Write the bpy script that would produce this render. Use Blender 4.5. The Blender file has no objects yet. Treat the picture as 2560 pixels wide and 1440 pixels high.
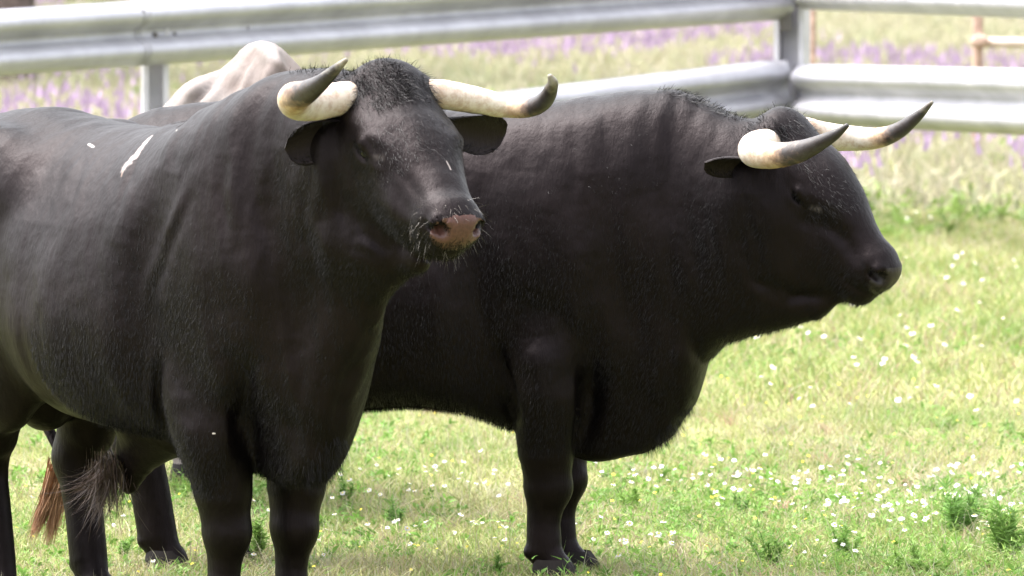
import bpy, math, random
import numpy as np
from mathutils import Vector, Matrix
R = math.radians
rng = np.random.default_rng(7)
random.seed(7)
scene = bpy.context.scene

# ------------------------------------------------------------------ camera, world, sun, exposure
PITCH, CAMZ, FPX = 3.43, 2.0, 18080.0
cam_d = bpy.data.cameras.new('camera'); cam = bpy.data.objects.new('camera', cam_d)
scene.collection.objects.link(cam); scene.camera = cam
cam.location = (0, 0, CAMZ); cam.rotation_euler = (R(90 - PITCH), 0, 0)
cam_d.sensor_width = 36; cam_d.lens = FPX / 2560 * 36; cam_d.clip_end = 3000; cam_d.clip_start = .5
cam_d.dof.use_dof = True; cam_d.dof.focus_distance = 19.2; cam_d.dof.aperture_fstop = 9.0

world = bpy.data.worlds.new('World'); scene.world = world; world.use_nodes = True
SUN_EL, SUN_AZ = 66, 285      # azimuth in degrees clockwise from +Y (to the left, slightly beyond the bulls)
wn = world.node_tree; bg = wn.nodes['Background']
sky = wn.nodes.new('ShaderNodeTexSky'); sky.sky_type = 'NISHITA'; sky.sun_disc = False
sky.sun_elevation = R(SUN_EL); sky.sun_rotation = R(SUN_AZ)
sky.air_density = 1.0; sky.dust_density = 6.0; sky.ozone_density = .6
hs = wn.nodes.new('ShaderNodeHueSaturation'); hs.inputs['Saturation'].default_value = .28   # thin cloud: a whiter sky
wn.links.new(sky.outputs[0], hs.inputs['Color']); wn.links.new(hs.outputs[0], bg.inputs[0])
bg.inputs[1].default_value = .15
sd = bpy.data.lights.new('sun', 'SUN'); sun = bpy.data.objects.new('sun', sd); scene.collection.objects.link(sun)
sd.energy = 1.05; sd.angle = R(70); sd.color = (1, .965, .94)
sv = Vector((math.sin(R(SUN_AZ)) * math.cos(R(SUN_EL)), math.cos(R(SUN_AZ)) * math.cos(R(SUN_EL)), math.sin(R(SUN_EL))))
sun.rotation_euler = (-sv).to_track_quat('-Z', 'Y').to_euler()
scene.view_settings.view_transform = 'Standard'; scene.view_settings.look = 'None'
scene.view_settings.exposure = 2.6; scene.view_settings.gamma = 1

# ------------------------------------------------------------------ helpers
cp, sp_ = math.cos(R(PITCH)), math.sin(R(PITCH))
def P(px, py, D):
    "a point D metres in front of the camera's foot that the photograph shows at px, py"
    x, y = (px - 1280) / FPX, -(py - 720) / FPX
    d = np.array([x, cp + y * sp_, -sp_ + y * cp]); d = d / d[1] * D
    return np.array([d[0], d[1], CAMZ + d[2]])

def tag(o, label=None, cat=None, group=None, kind=None):
    if label: o['label'] = label
    if cat: o['category'] = cat
    if group: o['group'] = group
    if kind: o['kind'] = kind
    return o

def link(o, parent=None):
    scene.collection.objects.link(o)
    if parent is not None: o.parent = parent
    return o

def empty(name, loc, rz=0, s=1.0):
    o = bpy.data.objects.new(name, None); o.location = loc; o.rotation_euler = (0, 0, rz); o.scale = (s, s, s)
    o.empty_display_size = .2
    return link(o)

def np_mesh(name, V, F, mats, parent=None, smooth=True, attrs=None, mat_idx=None):
    "V (n,3), F (m,k) with k 3 or 4 (or a list of such arrays)"
    Fs = F if isinstance(F, list) else [F]
    me = bpy.data.meshes.new(name)
    V = np.asarray(V, np.float32)
    loops = np.concatenate([f.ravel() for f in Fs]).astype(np.int32)
    tot = np.concatenate([np.full(len(f), f.shape[1]) for f in Fs]).astype(np.int32)
    start = np.concatenate([[0], np.cumsum(tot)[:-1]]).astype(np.int32)
    me.vertices.add(len(V)); me.vertices.foreach_set('co', V.ravel())
    me.loops.add(len(loops)); me.loops.foreach_set('vertex_index', loops)
    me.polygons.add(len(tot)); me.polygons.foreach_set('loop_start', start); me.polygons.foreach_set('loop_total', tot)
    me.update(calc_edges=True)
    me.polygons.foreach_set('use_smooth', np.full(len(tot), smooth))
    if mat_idx is not None: me.polygons.foreach_set('material_index', np.asarray(mat_idx, np.int32))
    for k, a in (attrs or {}).items():
        a = np.asarray(a, np.float32)
        if a.ndim == 1:
            at = me.attributes.new(k, 'FLOAT', 'POINT'); at.data.foreach_set('value', a)
        else:
            at = me.attributes.new(k, 'FLOAT_COLOR', 'POINT')
            at.data.foreach_set('color', np.concatenate([a, np.ones((len(a), 1), np.float32)], 1).ravel())
    for m in (mats if isinstance(mats, list) else [mats]): me.materials.append(m)
    return link(bpy.data.objects.new(name, me), parent)

def vnoise(x, y, seed=0):
    xi, yi = np.floor(x).astype(np.int64), np.floor(y).astype(np.int64)
    fx, fy = x - xi, y - yi; fx = fx * fx * (3 - 2 * fx); fy = fy * fy * (3 - 2 * fy)
    def h(a, b):
        n = (a * 374761393 + b * 668265263 + seed * 1442695041) & 0x7fffffff
        n = ((n ^ (n >> 13)) * 1274126177) & 0x7fffffff
        return ((n ^ (n >> 16)) & 0xffff) / 65535.0
    return (h(xi, yi) * (1 - fx) + h(xi + 1, yi) * fx) * (1 - fy) + (h(xi, yi + 1) * (1 - fx) + h(xi + 1, yi + 1) * fx) * fy
def fbm(x, y, seed=0, o=3):
    s, a, t = 0, 1, 0
    for i in range(o): s = s + a * vnoise(x * 2 ** i, y * 2 ** i, seed + i); t += a; a *= .5
    return s / t

# ------------------------------------------------------------------ materials
def new_mat(name):
    m = bpy.data.materials.new(name); m.use_nodes = True
    nt = m.node_tree; b = nt.nodes['Principled BSDF']
    return m, nt, b
def N(nt, t, **kw):
    n = nt.nodes.new(t)
    for k, v in kw.items():
        if k in n.inputs: n.inputs[k].default_value = v
        else: setattr(n, k, v)
    return n
def ramp(nt, stops):
    r = nt.nodes.new('ShaderNodeValToRGB'); e = r.color_ramp.elements
    while len(e) < len(stops): e.new(.5)
    for i, (p, c) in enumerate(stops): e[i].position = p; e[i].color = (*c, 1)
    return r

def coat_mat(name, c0, c1, mark=None, segs=(), nsc=3.2, rough=.44, spec=.12, sheen=.0):
    m, nt, b = new_mat(name)
    tc = N(nt, 'ShaderNodeTexCoord')
    mp = N(nt, 'ShaderNodeMapping'); mp.inputs['Scale'].default_value = (60, 60, 14)
    nt.links.new(tc.outputs['Object'], mp.inputs[0])
    n1 = N(nt, 'ShaderNodeTexNoise', Scale=1.6, Detail=5.0, Roughness=.65); nt.links.new(mp.outputs[0], n1.inputs['Vector'])
    n2 = N(nt, 'ShaderNodeTexNoise', Scale=nsc, Detail=5.0); nt.links.new(tc.outputs['Object'], n2.inputs['Vector'])
    cr = ramp(nt, [(.35, c0), (.68, c1)])
    nt.links.new(n2.outputs['Fac'], cr.inputs[0]); out = cr.outputs[0]
    if mark is not None:
        at = N(nt, 'ShaderNodeAttribute', attribute_name='mark')
        mx = N(nt, 'ShaderNodeMix', data_type='RGBA'); mx.inputs['B'].default_value = (*mark, 1)
        for s in mx.inputs:
            if s.name == 'B' and s.type == 'RGBA': s.default_value = (*mark, 1)
        nt.links.new(at.outputs['Fac'], mx.inputs[0])
        nt.links.new(out, [s for s in mx.inputs if s.name == 'A' and s.type == 'RGBA'][0])
        out = [s for s in mx.outputs if s.type == 'RGBA'][0]
    def VM(op, a, b_=None):
        n = N(nt, 'ShaderNodeVectorMath', operation=op)
        for i, q in enumerate((a, b_)):
            if q is None: continue
            if hasattr(q, 'links'): nt.links.new(q, n.inputs[i])
            else: n.inputs[i].default_value = q
        return n
    for A_, B_, wd, colr, amt in segs:                       # a scar: a soft-edged streak between two points on the hide
        A_, B_ = np.array(A_), np.array(B_); ba = B_ - A_
        pa = VM('SUBTRACT', tc.outputs['Object'], tuple(A_)).outputs[0]
        dt = VM('DOT_PRODUCT', pa, tuple(ba / (ba @ ba))).outputs['Value']
        cl = N(nt, 'ShaderNodeClamp'); nt.links.new(dt, cl.inputs[0])
        sc = N(nt, 'ShaderNodeVectorMath', operation='SCALE'); sc.inputs[0].default_value = tuple(ba); nt.links.new(cl.outputs[0], sc.inputs['Scale'])
        ds = VM('LENGTH', VM('SUBTRACT', pa, sc.outputs[0]).outputs[0]).outputs['Value']
        nz = N(nt, 'ShaderNodeTexNoise', Scale=70.0, Detail=3.0); nt.links.new(tc.outputs['Object'], nz.inputs['Vector'])
        ad = N(nt, 'ShaderNodeMath', operation='MULTIPLY_ADD'); ad.inputs[1].default_value = wd * 1.6; nt.links.new(nz.outputs['Fac'], ad.inputs[0]); nt.links.new(ds, ad.inputs[2])
        mr = N(nt, 'ShaderNodeMapRange'); mr.inputs['From Min'].default_value = wd * 1.25; mr.inputs['From Max'].default_value = wd * 1.95; mr.inputs['To Min'].default_value = amt; mr.inputs['To Max'].default_value = 0
        nt.links.new(ad.outputs[0], mr.inputs[0])
        mx = N(nt, 'ShaderNodeMix', data_type='RGBA'); ii = [s for s in mx.inputs if s.type == 'RGBA']; ii[1].default_value = (*colr, 1)
        nt.links.new(mr.outputs[0], mx.inputs[0]); nt.links.new(out, ii[0]); out = [s for s in mx.outputs if s.type == 'RGBA'][0]
    nt.links.new(out, b.inputs['Base Color'])
    rr = N(nt, 'ShaderNodeMapRange'); rr.inputs['To Min'].default_value = rough - .1; rr.inputs['To Max'].default_value = rough + .14
    nt.links.new(n1.outputs['Fac'], rr.inputs[0]); nt.links.new(rr.outputs[0], b.inputs['Roughness'])
    b.inputs['Specular IOR Level'].default_value = spec
    b.inputs['Specular Tint'].default_value = (1, .82, .86, 1); b.inputs['Sheen Weight'].default_value = sheen; b.inputs['Sheen Roughness'].default_value = .4
    b.inputs['Sheen Tint'].default_value = (.75, .62, .6, 1)
    n3 = N(nt, 'ShaderNodeTexNoise', Scale=7.0, Detail=3.0); nt.links.new(tc.outputs['Object'], n3.inputs['Vector'])
    bp = N(nt, 'ShaderNodeBump', Strength=.5, Distance=.004); nt.links.new(n1.outputs['Fac'], bp.inputs['Height'])
    bp2 = N(nt, 'ShaderNodeBump', Strength=.45, Distance=.02); nt.links.new(n3.outputs['Fac'], bp2.inputs['Height'])
    nt.links.new(bp.outputs[0], bp2.inputs['Normal']); nt.links.new(bp2.outputs[0], b.inputs['Normal'])
    return m

def plain(name, col, rough=.5, spec=.5, bump=None, var=0.0, metal=0.0, scale=30):
    m, nt, b = new_mat(name)
    b.inputs['Base Color'].default_value = (*col, 1); b.inputs['Roughness'].default_value = rough
    b.inputs['Specular IOR Level'].default_value = spec; b.inputs['Metallic'].default_value = metal
    tc = N(nt, 'ShaderNodeTexCoord'); n = N(nt, 'ShaderNodeTexNoise', Scale=float(scale), Detail=5.0)
    nt.links.new(tc.outputs['Object'], n.inputs['Vector'])
    if var:
        cr = ramp(nt, [(.3, tuple(c * (1 - var) for c in col)), (.7, tuple(min(1, c * (1 + var)) for c in col))])
        nt.links.new(n.outputs['Fac'], cr.inputs[0]); nt.links.new(cr.outputs[0], b.inputs['Base Color'])
    if bump:
        bp = N(nt, 'ShaderNodeBump', Strength=.6, Distance=bump); nt.links.new(n.outputs['Fac'], bp.inputs['Height'])
        nt.links.new(bp.outputs[0], b.inputs['Normal'])
    return m

def attr_mat(name, attr='col', rough=.7, transl=0.0, spec=.3):
    m, nt, b = new_mat(name)
    at = N(nt, 'ShaderNodeAttribute', attribute_name=attr)
    nt.links.new(at.outputs['Color'], b.inputs['Base Color'])
    b.inputs['Roughness'].default_value = rough; b.inputs['Specular IOR Level'].default_value = spec
    if transl:
        tr = N(nt, 'ShaderNodeBsdfTranslucent'); nt.links.new(at.outputs['Color'], tr.inputs[0])
        mx = N(nt, 'ShaderNodeMixShader'); mx.inputs[0].default_value = transl
        nt.links.new(b.outputs[0], mx.inputs[1]); nt.links.new(tr.outputs[0], mx.inputs[2])
        nt.links.new(mx.outputs[0], nt.nodes['Material Output'].inputs[0])
    return m

M = {}
BC = ((.0006, .00048, .00055), (.0040, .0027, .0027))
M['black_coat'] = coat_mat('black_coat', *BC, mark=(.30, .26, .25))
M['pale_coat'] = coat_mat('pale_coat', (.115, .095, .086), (.205, .188, .18), rough=.75, spec=.2, sheen=0, nsc=7.0)
M['black_hair'] = plain('black_hair', (.0034, .0025, .0027), .45, .20, var=.4)
M['coat_hair'] = plain('coat_hair', (.0026, .0019, .0021), .5, .12, var=.5, scale=14)
M['grey_hair'] = plain('grey_hair', (.012, .009, .0095), .5, .25, var=.5)
M['brown_hair'] = plain('brown_hair', (.045, .027, .020), .5, .4, var=.4)
M['rust_hair'] = plain('rust_hair', (.33, .18, .105), .55, .3, var=.35)
M['pale_hair'] = plain('pale_hair', (.13, .115, .10), .5, .4)
M['nose_brown'] = plain('nose_brown', (.060, .026, .021), .42, .30, bump=.002, var=.2, scale=120)
M['nose_dark'] = plain('nose_dark', (.012, .0085, .0095), .48, .3, bump=.002, var=.2, scale=120)
M['nose_black'] = M['nose_dark']
M['eye'] = plain('eye', (.002, .0015, .0015), .10, .35)
M['lid'] = plain('lid', (.16, .13, .125), .4, .5, var=.2)
M['hoof'] = plain('hoof', (.009, .007, .0065), .75, .15, bump=.002, var=.3)
M['ear_in'] = coat_mat('ear_coat', (.003, .0024, .0026), (.009, .0065, .0065), rough=.6, spec=.2, sheen=.0)

def horn_mat():
    m, nt, b = new_mat('horn')
    at = N(nt, 'ShaderNodeAttribute', attribute_name='t')
    tc = N(nt, 'ShaderNodeTexCoord'); n = N(nt, 'ShaderNodeTexNoise', Scale=26.0, Detail=5.0, Roughness=.6)
    nt.links.new(tc.outputs['Object'], n.inputs['Vector'])
    ad = N(nt, 'ShaderNodeMath', operation='MULTIPLY_ADD'); ad.inputs[1].default_value = .30
    sb = N(nt, 'ShaderNodeMath', operation='SUBTRACT'); sb.inputs[1].default_value = .15
    nt.links.new(n.outputs['Fac'], ad.inputs[0]); nt.links.new(at.outputs['Fac'], ad.inputs[2]); nt.links.new(ad.outputs[0], sb.inputs[0])
    cr = ramp(nt, [(0, (.34, .26, .20)), (.16, (.44, .37, .32)), (.45, (.50, .455, .40)), (.585, (.38, .28, .19)), (.635, (.16, .115, .09)), (.69, (.042, .036, .035)), (.90, (.020, .018, .018)), (1, (.16, .15, .12))])
    nt.links.new(sb.outputs[0], cr.inputs[0])
    nd = N(nt, 'ShaderNodeTexNoise', Scale=38.0, Detail=6.0, Roughness=.7); nt.links.new(tc.outputs['Object'], nd.inputs['Vector'])
    rd = ramp(nt, [(.36, (.62, .50, .42)), (.56, (1, 1, 1))]); nt.links.new(nd.outputs['Fac'], rd.inputs[0])
    mm = N(nt, 'ShaderNodeMix', data_type='RGBA', blend_type='MULTIPLY'); ii = [q for q in mm.inputs if q.type == 'RGBA']; mm.inputs[0].default_value = .75
    nt.links.new(cr.outputs[0], ii[0]); nt.links.new(rd.outputs[0], ii[1]); nt.links.new([q for q in mm.outputs if q.type == 'RGBA'][0], b.inputs['Base Color'])
    b.inputs['Specular IOR Level'].default_value = .28; b.inputs['Roughness'].default_value = .42; b.inputs['Subsurface Weight'].default_value = .08; b.inputs['Subsurface Radius'].default_value = (1, .45, .2); b.inputs['Subsurface Scale'].default_value = .02
    n2 = N(nt, 'ShaderNodeTexNoise', Scale=90.0, Detail=3.0); nt.links.new(tc.outputs['Object'], n2.inputs['Vector'])
    bp = N(nt, 'ShaderNodeBump', Strength=.3, Distance=.002); nt.links.new(n2.outputs['Fac'], bp.inputs['Height'])
    nt.links.new(bp.outputs[0], b.inputs['Normal'])
    return m
M['horn'] = horn_mat()

def galv_mat():
    m, nt, b = new_mat('galvanised_steel')
    tc = N(nt, 'ShaderNodeTexCoord'); n = N(nt, 'ShaderNodeTexNoise', Scale=3.0, Detail=6.0, Roughness=.7)
    nt.links.new(tc.outputs['Object'], n.inputs['Vector'])
    cr = ramp(nt, [(.3, (.27, .268, .295)), (.55, (.37, .365, .40)), (.75, (.45, .445, .48))])
    nt.links.new(n.outputs['Fac'], cr.inputs[0]); nt.links.new(cr.outputs[0], b.inputs['Base Color'])
    b.inputs['Metallic'].default_value = .35; b.inputs['Roughness'].default_value = .45
    return m
M['galv'] = galv_mat(); M['galv_post'] = plain('post_steel', (.40, .39, .43), .5, .4, var=.15, scale=8)
M['dark_steel'] = plain('dark_steel', (.10, .09, .09), .6, .4, var=.3)
M['rust'] = plain('rusty_steel', (.34, .235, .19), .8, .2, var=.4)
M['cream_paint'] = plain('cream_paint', (.46, .37, .32), .6, .3, var=.15, scale=6)
M['bark'] = plain('bark', (.10, .075, .07), .9, .2, bump=.02, var=.5, scale=12)
M['grass'] = attr_mat('grass_blade', rough=.6, transl=.35)
M['petal'] = attr_mat('petal', rough=.6, transl=.25)

# ------------------------------------------------------------------ signed-distance sculpting
def ell(c, r, Rm=None):
    c = np.array(c, np.float32); r = np.array(r, np.float32); rm = float(max(r))
    Rm = None if Rm is None else np.array(Rm, np.float32)
    def f(Q):
        q = Q - c
        if Rm is not None: q = q @ Rm
        k0 = np.sqrt(((q / r) ** 2).sum(1)); k1 = np.sqrt(((q / (r * r)) ** 2).sum(1)) + 1e-6
        return k0 * (k0 - 1) / k1
    return f, c - rm, c + rm
def chain(pts, rad, sq=None, kk=.0):
    pts = np.array(pts, np.float32); rad = np.array(rad, np.float32)
    ax, s = (np.array(sq[0], np.float32), sq[1]) if sq else (None, 1)
    rm = rad.max() * max(1, s)
    def f(Q):
        d = None
        for i in range(len(pts) - 1):
            a, b = pts[i], pts[i + 1]; ba = b - a
            t = np.clip(((Q - a) @ ba) / (ba @ ba), 0, 1)
            q = Q - a - t[:, None] * ba
            if ax is not None: q = q - np.outer((q @ ax) * (1 - 1 / s), ax)
            e = np.sqrt((q * q).sum(1)) - (rad[i] + (rad[i + 1] - rad[i]) * t)
            d = e if d is None else np.minimum(d, e)
        return d
    return f, pts.min(0) - rm, pts.max(0) + rm
def pchip(xs, ys, xq):
    xs = np.array(xs, float); ys = np.array(ys, float); h = np.diff(xs); dl = np.diff(ys) / h
    m = np.zeros(len(xs)); m[0] = dl[0]; m[-1] = dl[-1]
    for i in range(1, len(xs) - 1):
        m[i] = 0 if dl[i - 1] * dl[i] <= 0 else (h[i - 1] + h[i]) * 2 / ((h[i - 1] + 2 * h[i]) / dl[i] + (2 * h[i - 1] + h[i]) / dl[i - 1]) * .667
    i = np.clip(np.searchsorted(xs, xq) - 1, 0, len(xs) - 2); t = (xq - xs[i]) / h[i]
    return (2 * t**3 - 3 * t**2 + 1) * ys[i] + (t**3 - 2 * t**2 + t) * h[i] * m[i] + (-2 * t**3 + 3 * t**2) * ys[i + 1] + (t**3 - t**2) * h[i] * m[i + 1]
def loft(st, p=2.3):
    st = np.array(st, float); x0, x1 = st[0, 0], st[-1, 0]
    xq = np.linspace(x0, x1, 400); C = [pchip(st[:, 0], st[:, j], xq) for j in range(1, st.shape[1])]
    def f(Q):
        x = np.clip(Q[:, 0], x0, x1)
        top, bot, w, e, yc = [np.interp(x, xq, c) for c in C]
        zc, h = (top + bot) / 2, (top - bot) / 2
        z = Q[:, 2] - zc; t = z / h
        y = Q[:, 1] - yc
        ws = w * (1 - e * np.clip(t, -1.2, 1.2))
        g1 = (np.abs(y / ws) ** p + np.abs(t) ** p) ** (1 / p)
        r = np.sqrt(y * y + z * z)
        d = np.where(g1 > 1e-3, r - r / np.maximum(g1, 1e-3), -np.minimum(w, h))
        ex = np.abs(Q[:, 0] - x)
        return np.where(ex > 0, np.sqrt(ex ** 2 + np.maximum(d, 0) ** 2), d).astype(np.float32)
    lo = np.array([x0, (st[:, 5] - st[:, 3] * 1.4).min(), st[:, 2].min()]); hi = np.array([x1, (st[:, 5] + st[:, 3] * 1.4).max(), st[:, 1].max()])
    return f, lo.astype(np.float32), hi.astype(np.float32)

class Sculpt:
    def __init__(s): s.pr = []
    def add(s, prim, k=.04): s.pr.append((prim, k, 1)); return s
    def cut(s, prim, k=.02): s.pr.append((prim, k, -1)); return s
    def field(s, Q):
        F = np.full(len(Q), 1.0, np.float32)
        for (f, lo, hi), k, op in s.pr:
            pad = k + .03
            m = np.all((Q > lo - pad) & (Q < hi + pad), 1)
            if not m.any(): continue
            a = F[m]; b = f(Q[m])
            if op > 0:
                h = np.clip(.5 + .5 * (b - a) / k, 0, 1); F[m] = b + (a - b) * h - k * h * (1 - h)
            else:
                a, b = -a, b
                h = np.clip(.5 + .5 * (b - a) / k, 0, 1); F[m] = -(b + (a - b) * h - k * h * (1 - h))
        return F
    def mesh(s, h=.008, blk=4):
        lo = np.min([p[0][1] for p in s.pr if p[2] > 0], 0) - .05; hi = np.max([p[0][2] for p in s.pr if p[2] > 0], 0) + .05
        nc = np.ceil((hi - lo) / (h * blk)).astype(int); n = nc * blk
        ax = [lo[i] + (np.arange(nc[i]) + .5) * h * blk for i in range(3)]
        G = np.stack(np.meshgrid(*ax, indexing='ij'), -1).reshape(-1, 3).astype(np.float32)
        C = np.concatenate([s.field(g) for g in np.array_split(G, max(1, len(G) // 400000))]).reshape(nc)
        F = np.repeat(np.repeat(np.repeat(C, blk, 0), blk, 1), blk, 2)
        act = np.argwhere(np.abs(C) < h * blk * 2.2)
        off = np.stack(np.meshgrid(*[np.arange(blk)] * 3, indexing='ij'), -1).reshape(-1, 3)
        for part in np.array_split(act, max(1, len(act) * blk ** 3 // 600000)):
            I = (part[:, None, :] * blk + off[None]).reshape(-1, 3)
            Q = (lo + (I + .5) * h).astype(np.float32)
            F[I[:, 0], I[:, 1], I[:, 2]] = s.field(Q)
        S = F < 0
        cs = [(i, j, k) for i in (0, 1) for j in (0, 1) for k in (0, 1)]
        cnt = sum(S[i:n[0] - 1 + i, j:n[1] - 1 + j, k:n[2] - 1 + k].astype(np.int8) for i, j, k in cs)
        cells = np.argwhere((cnt > 0) & (cnt < 8))
        idx = -np.ones(n - 1, np.int32); idx[cells[:, 0], cells[:, 1], cells[:, 2]] = np.arange(len(cells))
        vals = {c: F[cells[:, 0] + c[0], cells[:, 1] + c[1], cells[:, 2] + c[2]] for c in cs}
        acc = np.zeros((len(cells), 3)); num = np.zeros(len(cells))
        for a in cs:
            for d in range(3):
                if a[d]: continue
                b = list(a); b[d] = 1; b = tuple(b)
                fa, fb = vals[a], vals[b]; m = (fa < 0) != (fb < 0)
                t = np.where(m, fa / np.where(m, fa - fb, 1), 0)
                p = np.tile(np.array(a, float), (len(cells), 1)); p[:, d] += t
                acc[m] += p[m]; num[m] += 1
        V = lo + (cells + acc / num[:, None] + .5) * h
        Fq = []
        for d in range(3):
            e1, e2 = [(1, 2), (2, 0), (0, 1)][d]
            A = np.take(S, range(n[d] - 1), d); B = np.take(S, range(1, n[d]), d)
            ed = np.argwhere(A != B); ed = ed[(ed[:, e1] > 0) & (ed[:, e2] > 0) & (ed[:, e1] < n[e1] - 1) & (ed[:, e2] < n[e2] - 1)]
            sg = A[ed[:, 0], ed[:, 1], ed[:, 2]]
            def at(o1, o2):
                q = ed.copy(); q[:, e1] -= o1; q[:, e2] -= o2; return idx[q[:, 0], q[:, 1], q[:, 2]]
            q = np.stack([at(1, 1), at(0, 1), at(0, 0), at(1, 0)], 1)
            q[~sg] = q[~sg][:, ::-1]; Fq.append(q)
        Q = np.concatenate(Fq); Q = Q[(Q >= 0).all(1)]
        return V, Q

def normals(V, Q):
    n = np.cross(V[Q[:, 2]] - V[Q[:, 0]], V[Q[:, 3]] - V[Q[:, 1]]) if Q.shape[1] == 4 else np.cross(V[Q[:, 1]] - V[Q[:, 0]], V[Q[:, 2]] - V[Q[:, 0]])
    vn = np.zeros_like(V)
    for j in range(Q.shape[1]):
        for c in range(3): vn[:, c] += np.bincount(Q[:, j], n[:, c], len(V))
    return vn / (np.linalg.norm(vn, axis=1, keepdims=True) + 1e-9)

def sample(V, Q, n, mask=None):
    c = V[Q].mean(1); ar = np.linalg.norm(np.cross(V[Q[:, 2]] - V[Q[:, 0]], V[Q[:, 3]] - V[Q[:, 1]]), axis=1)
    if mask is not None: ar = ar * mask(c)
    i = rng.choice(len(Q), n, p=ar / ar.sum())
    u, v = rng.random((n, 1)), rng.random((n, 1))
    q = V[Q[i]]
    return (q[:, 0] * (1 - u) + q[:, 1] * u) * (1 - v) + (q[:, 3] * (1 - u) + q[:, 2] * u) * v, i

def strands(root, d, L, w, bend, seg=4, jit=.15, nrm=None):
    "tapered ribbons: root (n,3), direction (n,3), length (n,), width, bend (n,3) added quadratically"
    n = len(root); d = d + rng.normal(0, jit, d.shape); d /= np.linalg.norm(d, axis=1, keepdims=True)
    L = np.broadcast_to(L, (n,)).reshape(-1, 1); w = np.broadcast_to(w, (n,)).reshape(-1, 1)
    side = np.cross(d, rng.normal(0, 1, (n, 3)) if nrm is None else nrm + rng.normal(0, .22, (n, 3))); side /= np.linalg.norm(side, axis=1, keepdims=True) + 1e-9
    rows = []
    for k in range(seg):
        t = k / seg; c = root + d * L * t + bend * L * t * t; hw = side * w * (1 - t * .8) * .5
        rows += [c - hw, c + hw]
    rows.append(root + d * L + bend * L)
    V = np.stack(rows, 1); m = V.shape[1]; base = (np.arange(n) * m)[:, None]
    q = np.concatenate([base + np.array([2 * k, 2 * k + 1, 2 * k + 3, 2 * k + 2]) for k in range(seg - 1)])
    t3 = base + np.array([2 * seg - 2, 2 * seg - 1, 2 * seg])
    return V.reshape(-1, 3), [q, t3]
def merge(parts):
    Vs, Qs, Ts, o = [], [], [], 0
    for V, (q, t) in parts: Vs.append(V); Qs.append(q + o); Ts.append(t + o); o += len(V)
    return np.concatenate(Vs), [np.concatenate(Qs), np.concatenate(Ts)]

def tube(pts, rad, seg=20, n=40, flat=None):
    pts = np.array(pts, float); rad = np.array(rad, float)
    s = np.concatenate([[0], np.cumsum(np.linalg.norm(np.diff(pts, axis=0), axis=1))]); s /= s[-1]
    # catmull-rom resample
    def cr(A, q):
        A = A.reshape(len(A), -1); m = np.gradient(A, s, axis=0)
        i = np.clip(np.searchsorted(s, q) - 1, 0, len(s) - 2); h = (s[i + 1] - s[i])[:, None]; t = ((q - s[i]) / (s[i + 1] - s[i]))[:, None]
        return (2*t**3-3*t**2+1)*A[i] + (t**3-2*t**2+t)*h*m[i] + (-2*t**3+3*t**2)*A[i+1] + (t**3-t**2)*h*m[i+1]
    q = np.linspace(0, 1, n) ; C = cr(pts, q); r = np.interp(q, s, rad)
    T = np.gradient(C, axis=0); T /= np.linalg.norm(T, axis=1, keepdims=True)
    u = np.cross(T[0], [0, 0, 1.] if abs(T[0][2]) < .95 else [1., 0, 0]); u /= np.linalg.norm(u); V = []
    a = np.arange(seg) / seg * 2 * np.pi
    for i in range(n):
        u = u - T[i] * (u @ T[i]); u /= np.linalg.norm(u); v = np.cross(T[i], u)
        V.append(C[i] + r[i] * (np.cos(a)[:, None] * u + np.sin(a)[:, None] * v))
    V = np.concatenate(V + [C[:1], C[-1:] + T[-1:] * r[-1] * .6])
    F = [[i * seg + j, i * seg + (j + 1) % seg, (i + 1) * seg + (j + 1) % seg, (i + 1) * seg + j] for i in range(n - 1) for j in range(seg)]
    N0 = n * seg
    F3 = [[N0, (j + 1) % seg, j] for j in range(seg)] + [[N0 + 1, (n - 1) * seg + j, (n - 1) * seg + (j + 1) % seg] for j in range(seg)]
    t = np.concatenate([np.repeat(q, seg), [0, 1]])
    return V, [np.array(F), np.array(F3)], t

def ear_mesh(root, tip, up, W, cup=.35, th=.006, fold=0.0):
    "a cupped leaf from root to tip; up = the direction its hollow faces"
    root, tip, up = (np.array(a, float) for a in (root, tip, up))
    ax = tip - root; L = np.linalg.norm(ax); ax /= L
    up = up - ax * (up @ ax); up /= np.linalg.norm(up); sd_ = np.cross(ax, up)
    nu, nv = 22, 15; Vs = []
    for layer in (0, 1):
        for i in range(nu):
            t = i / (nu - 1); w = W * (.34 + .66 * math.sin(min(1, t * 1.35 + .12) * math.pi * .5) ** 1.2) * (max(0, 1 - max(0, (t - .55) / .45) ** 2.2)) ** .5
            w = max(w, .002)
            c_ = cup * (1.5 - 1.1 * t)
            for j in range(nv):
                s = j / (nv - 1) * 2 - 1
                a = s * (1.1 * c_ * 2 + .2)
                rr = w / (1.1 * c_ * 2 + .2)
                p = root + ax * L * t + sd_ * rr * math.sin(a) * 1.0 + up * rr * (1 - math.cos(a))
                p = p + np.array([0, 0, -1]) * fold * t * t
                if layer: p = p - up * th * (1 - .5 * t) * (1 - s * s * .6)
                Vs.append(p)
    g = lambda l, i, j: l * nu * nv + i * nv + j
    F = []
    for i in range(nu - 1):
        for j in range(nv - 1):
            F.append([g(0, i, j), g(0, i, j + 1), g(0, i + 1, j + 1), g(0, i + 1, j)])
            F.append([g(1, i, j), g(1, i + 1, j), g(1, i + 1, j + 1), g(1, i, j + 1)])
        for j in (0, nv - 1): F.append([g(0, i, j), g(0, i + 1, j), g(1, i + 1, j), g(1, i, j)])
    for j in range(nv - 1): F.append([g(0, nu - 1, j), g(0, nu - 1, j + 1), g(1, nu - 1, j + 1), g(1, nu - 1, j)])
    return np.array(Vs), np.array(F)

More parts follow.
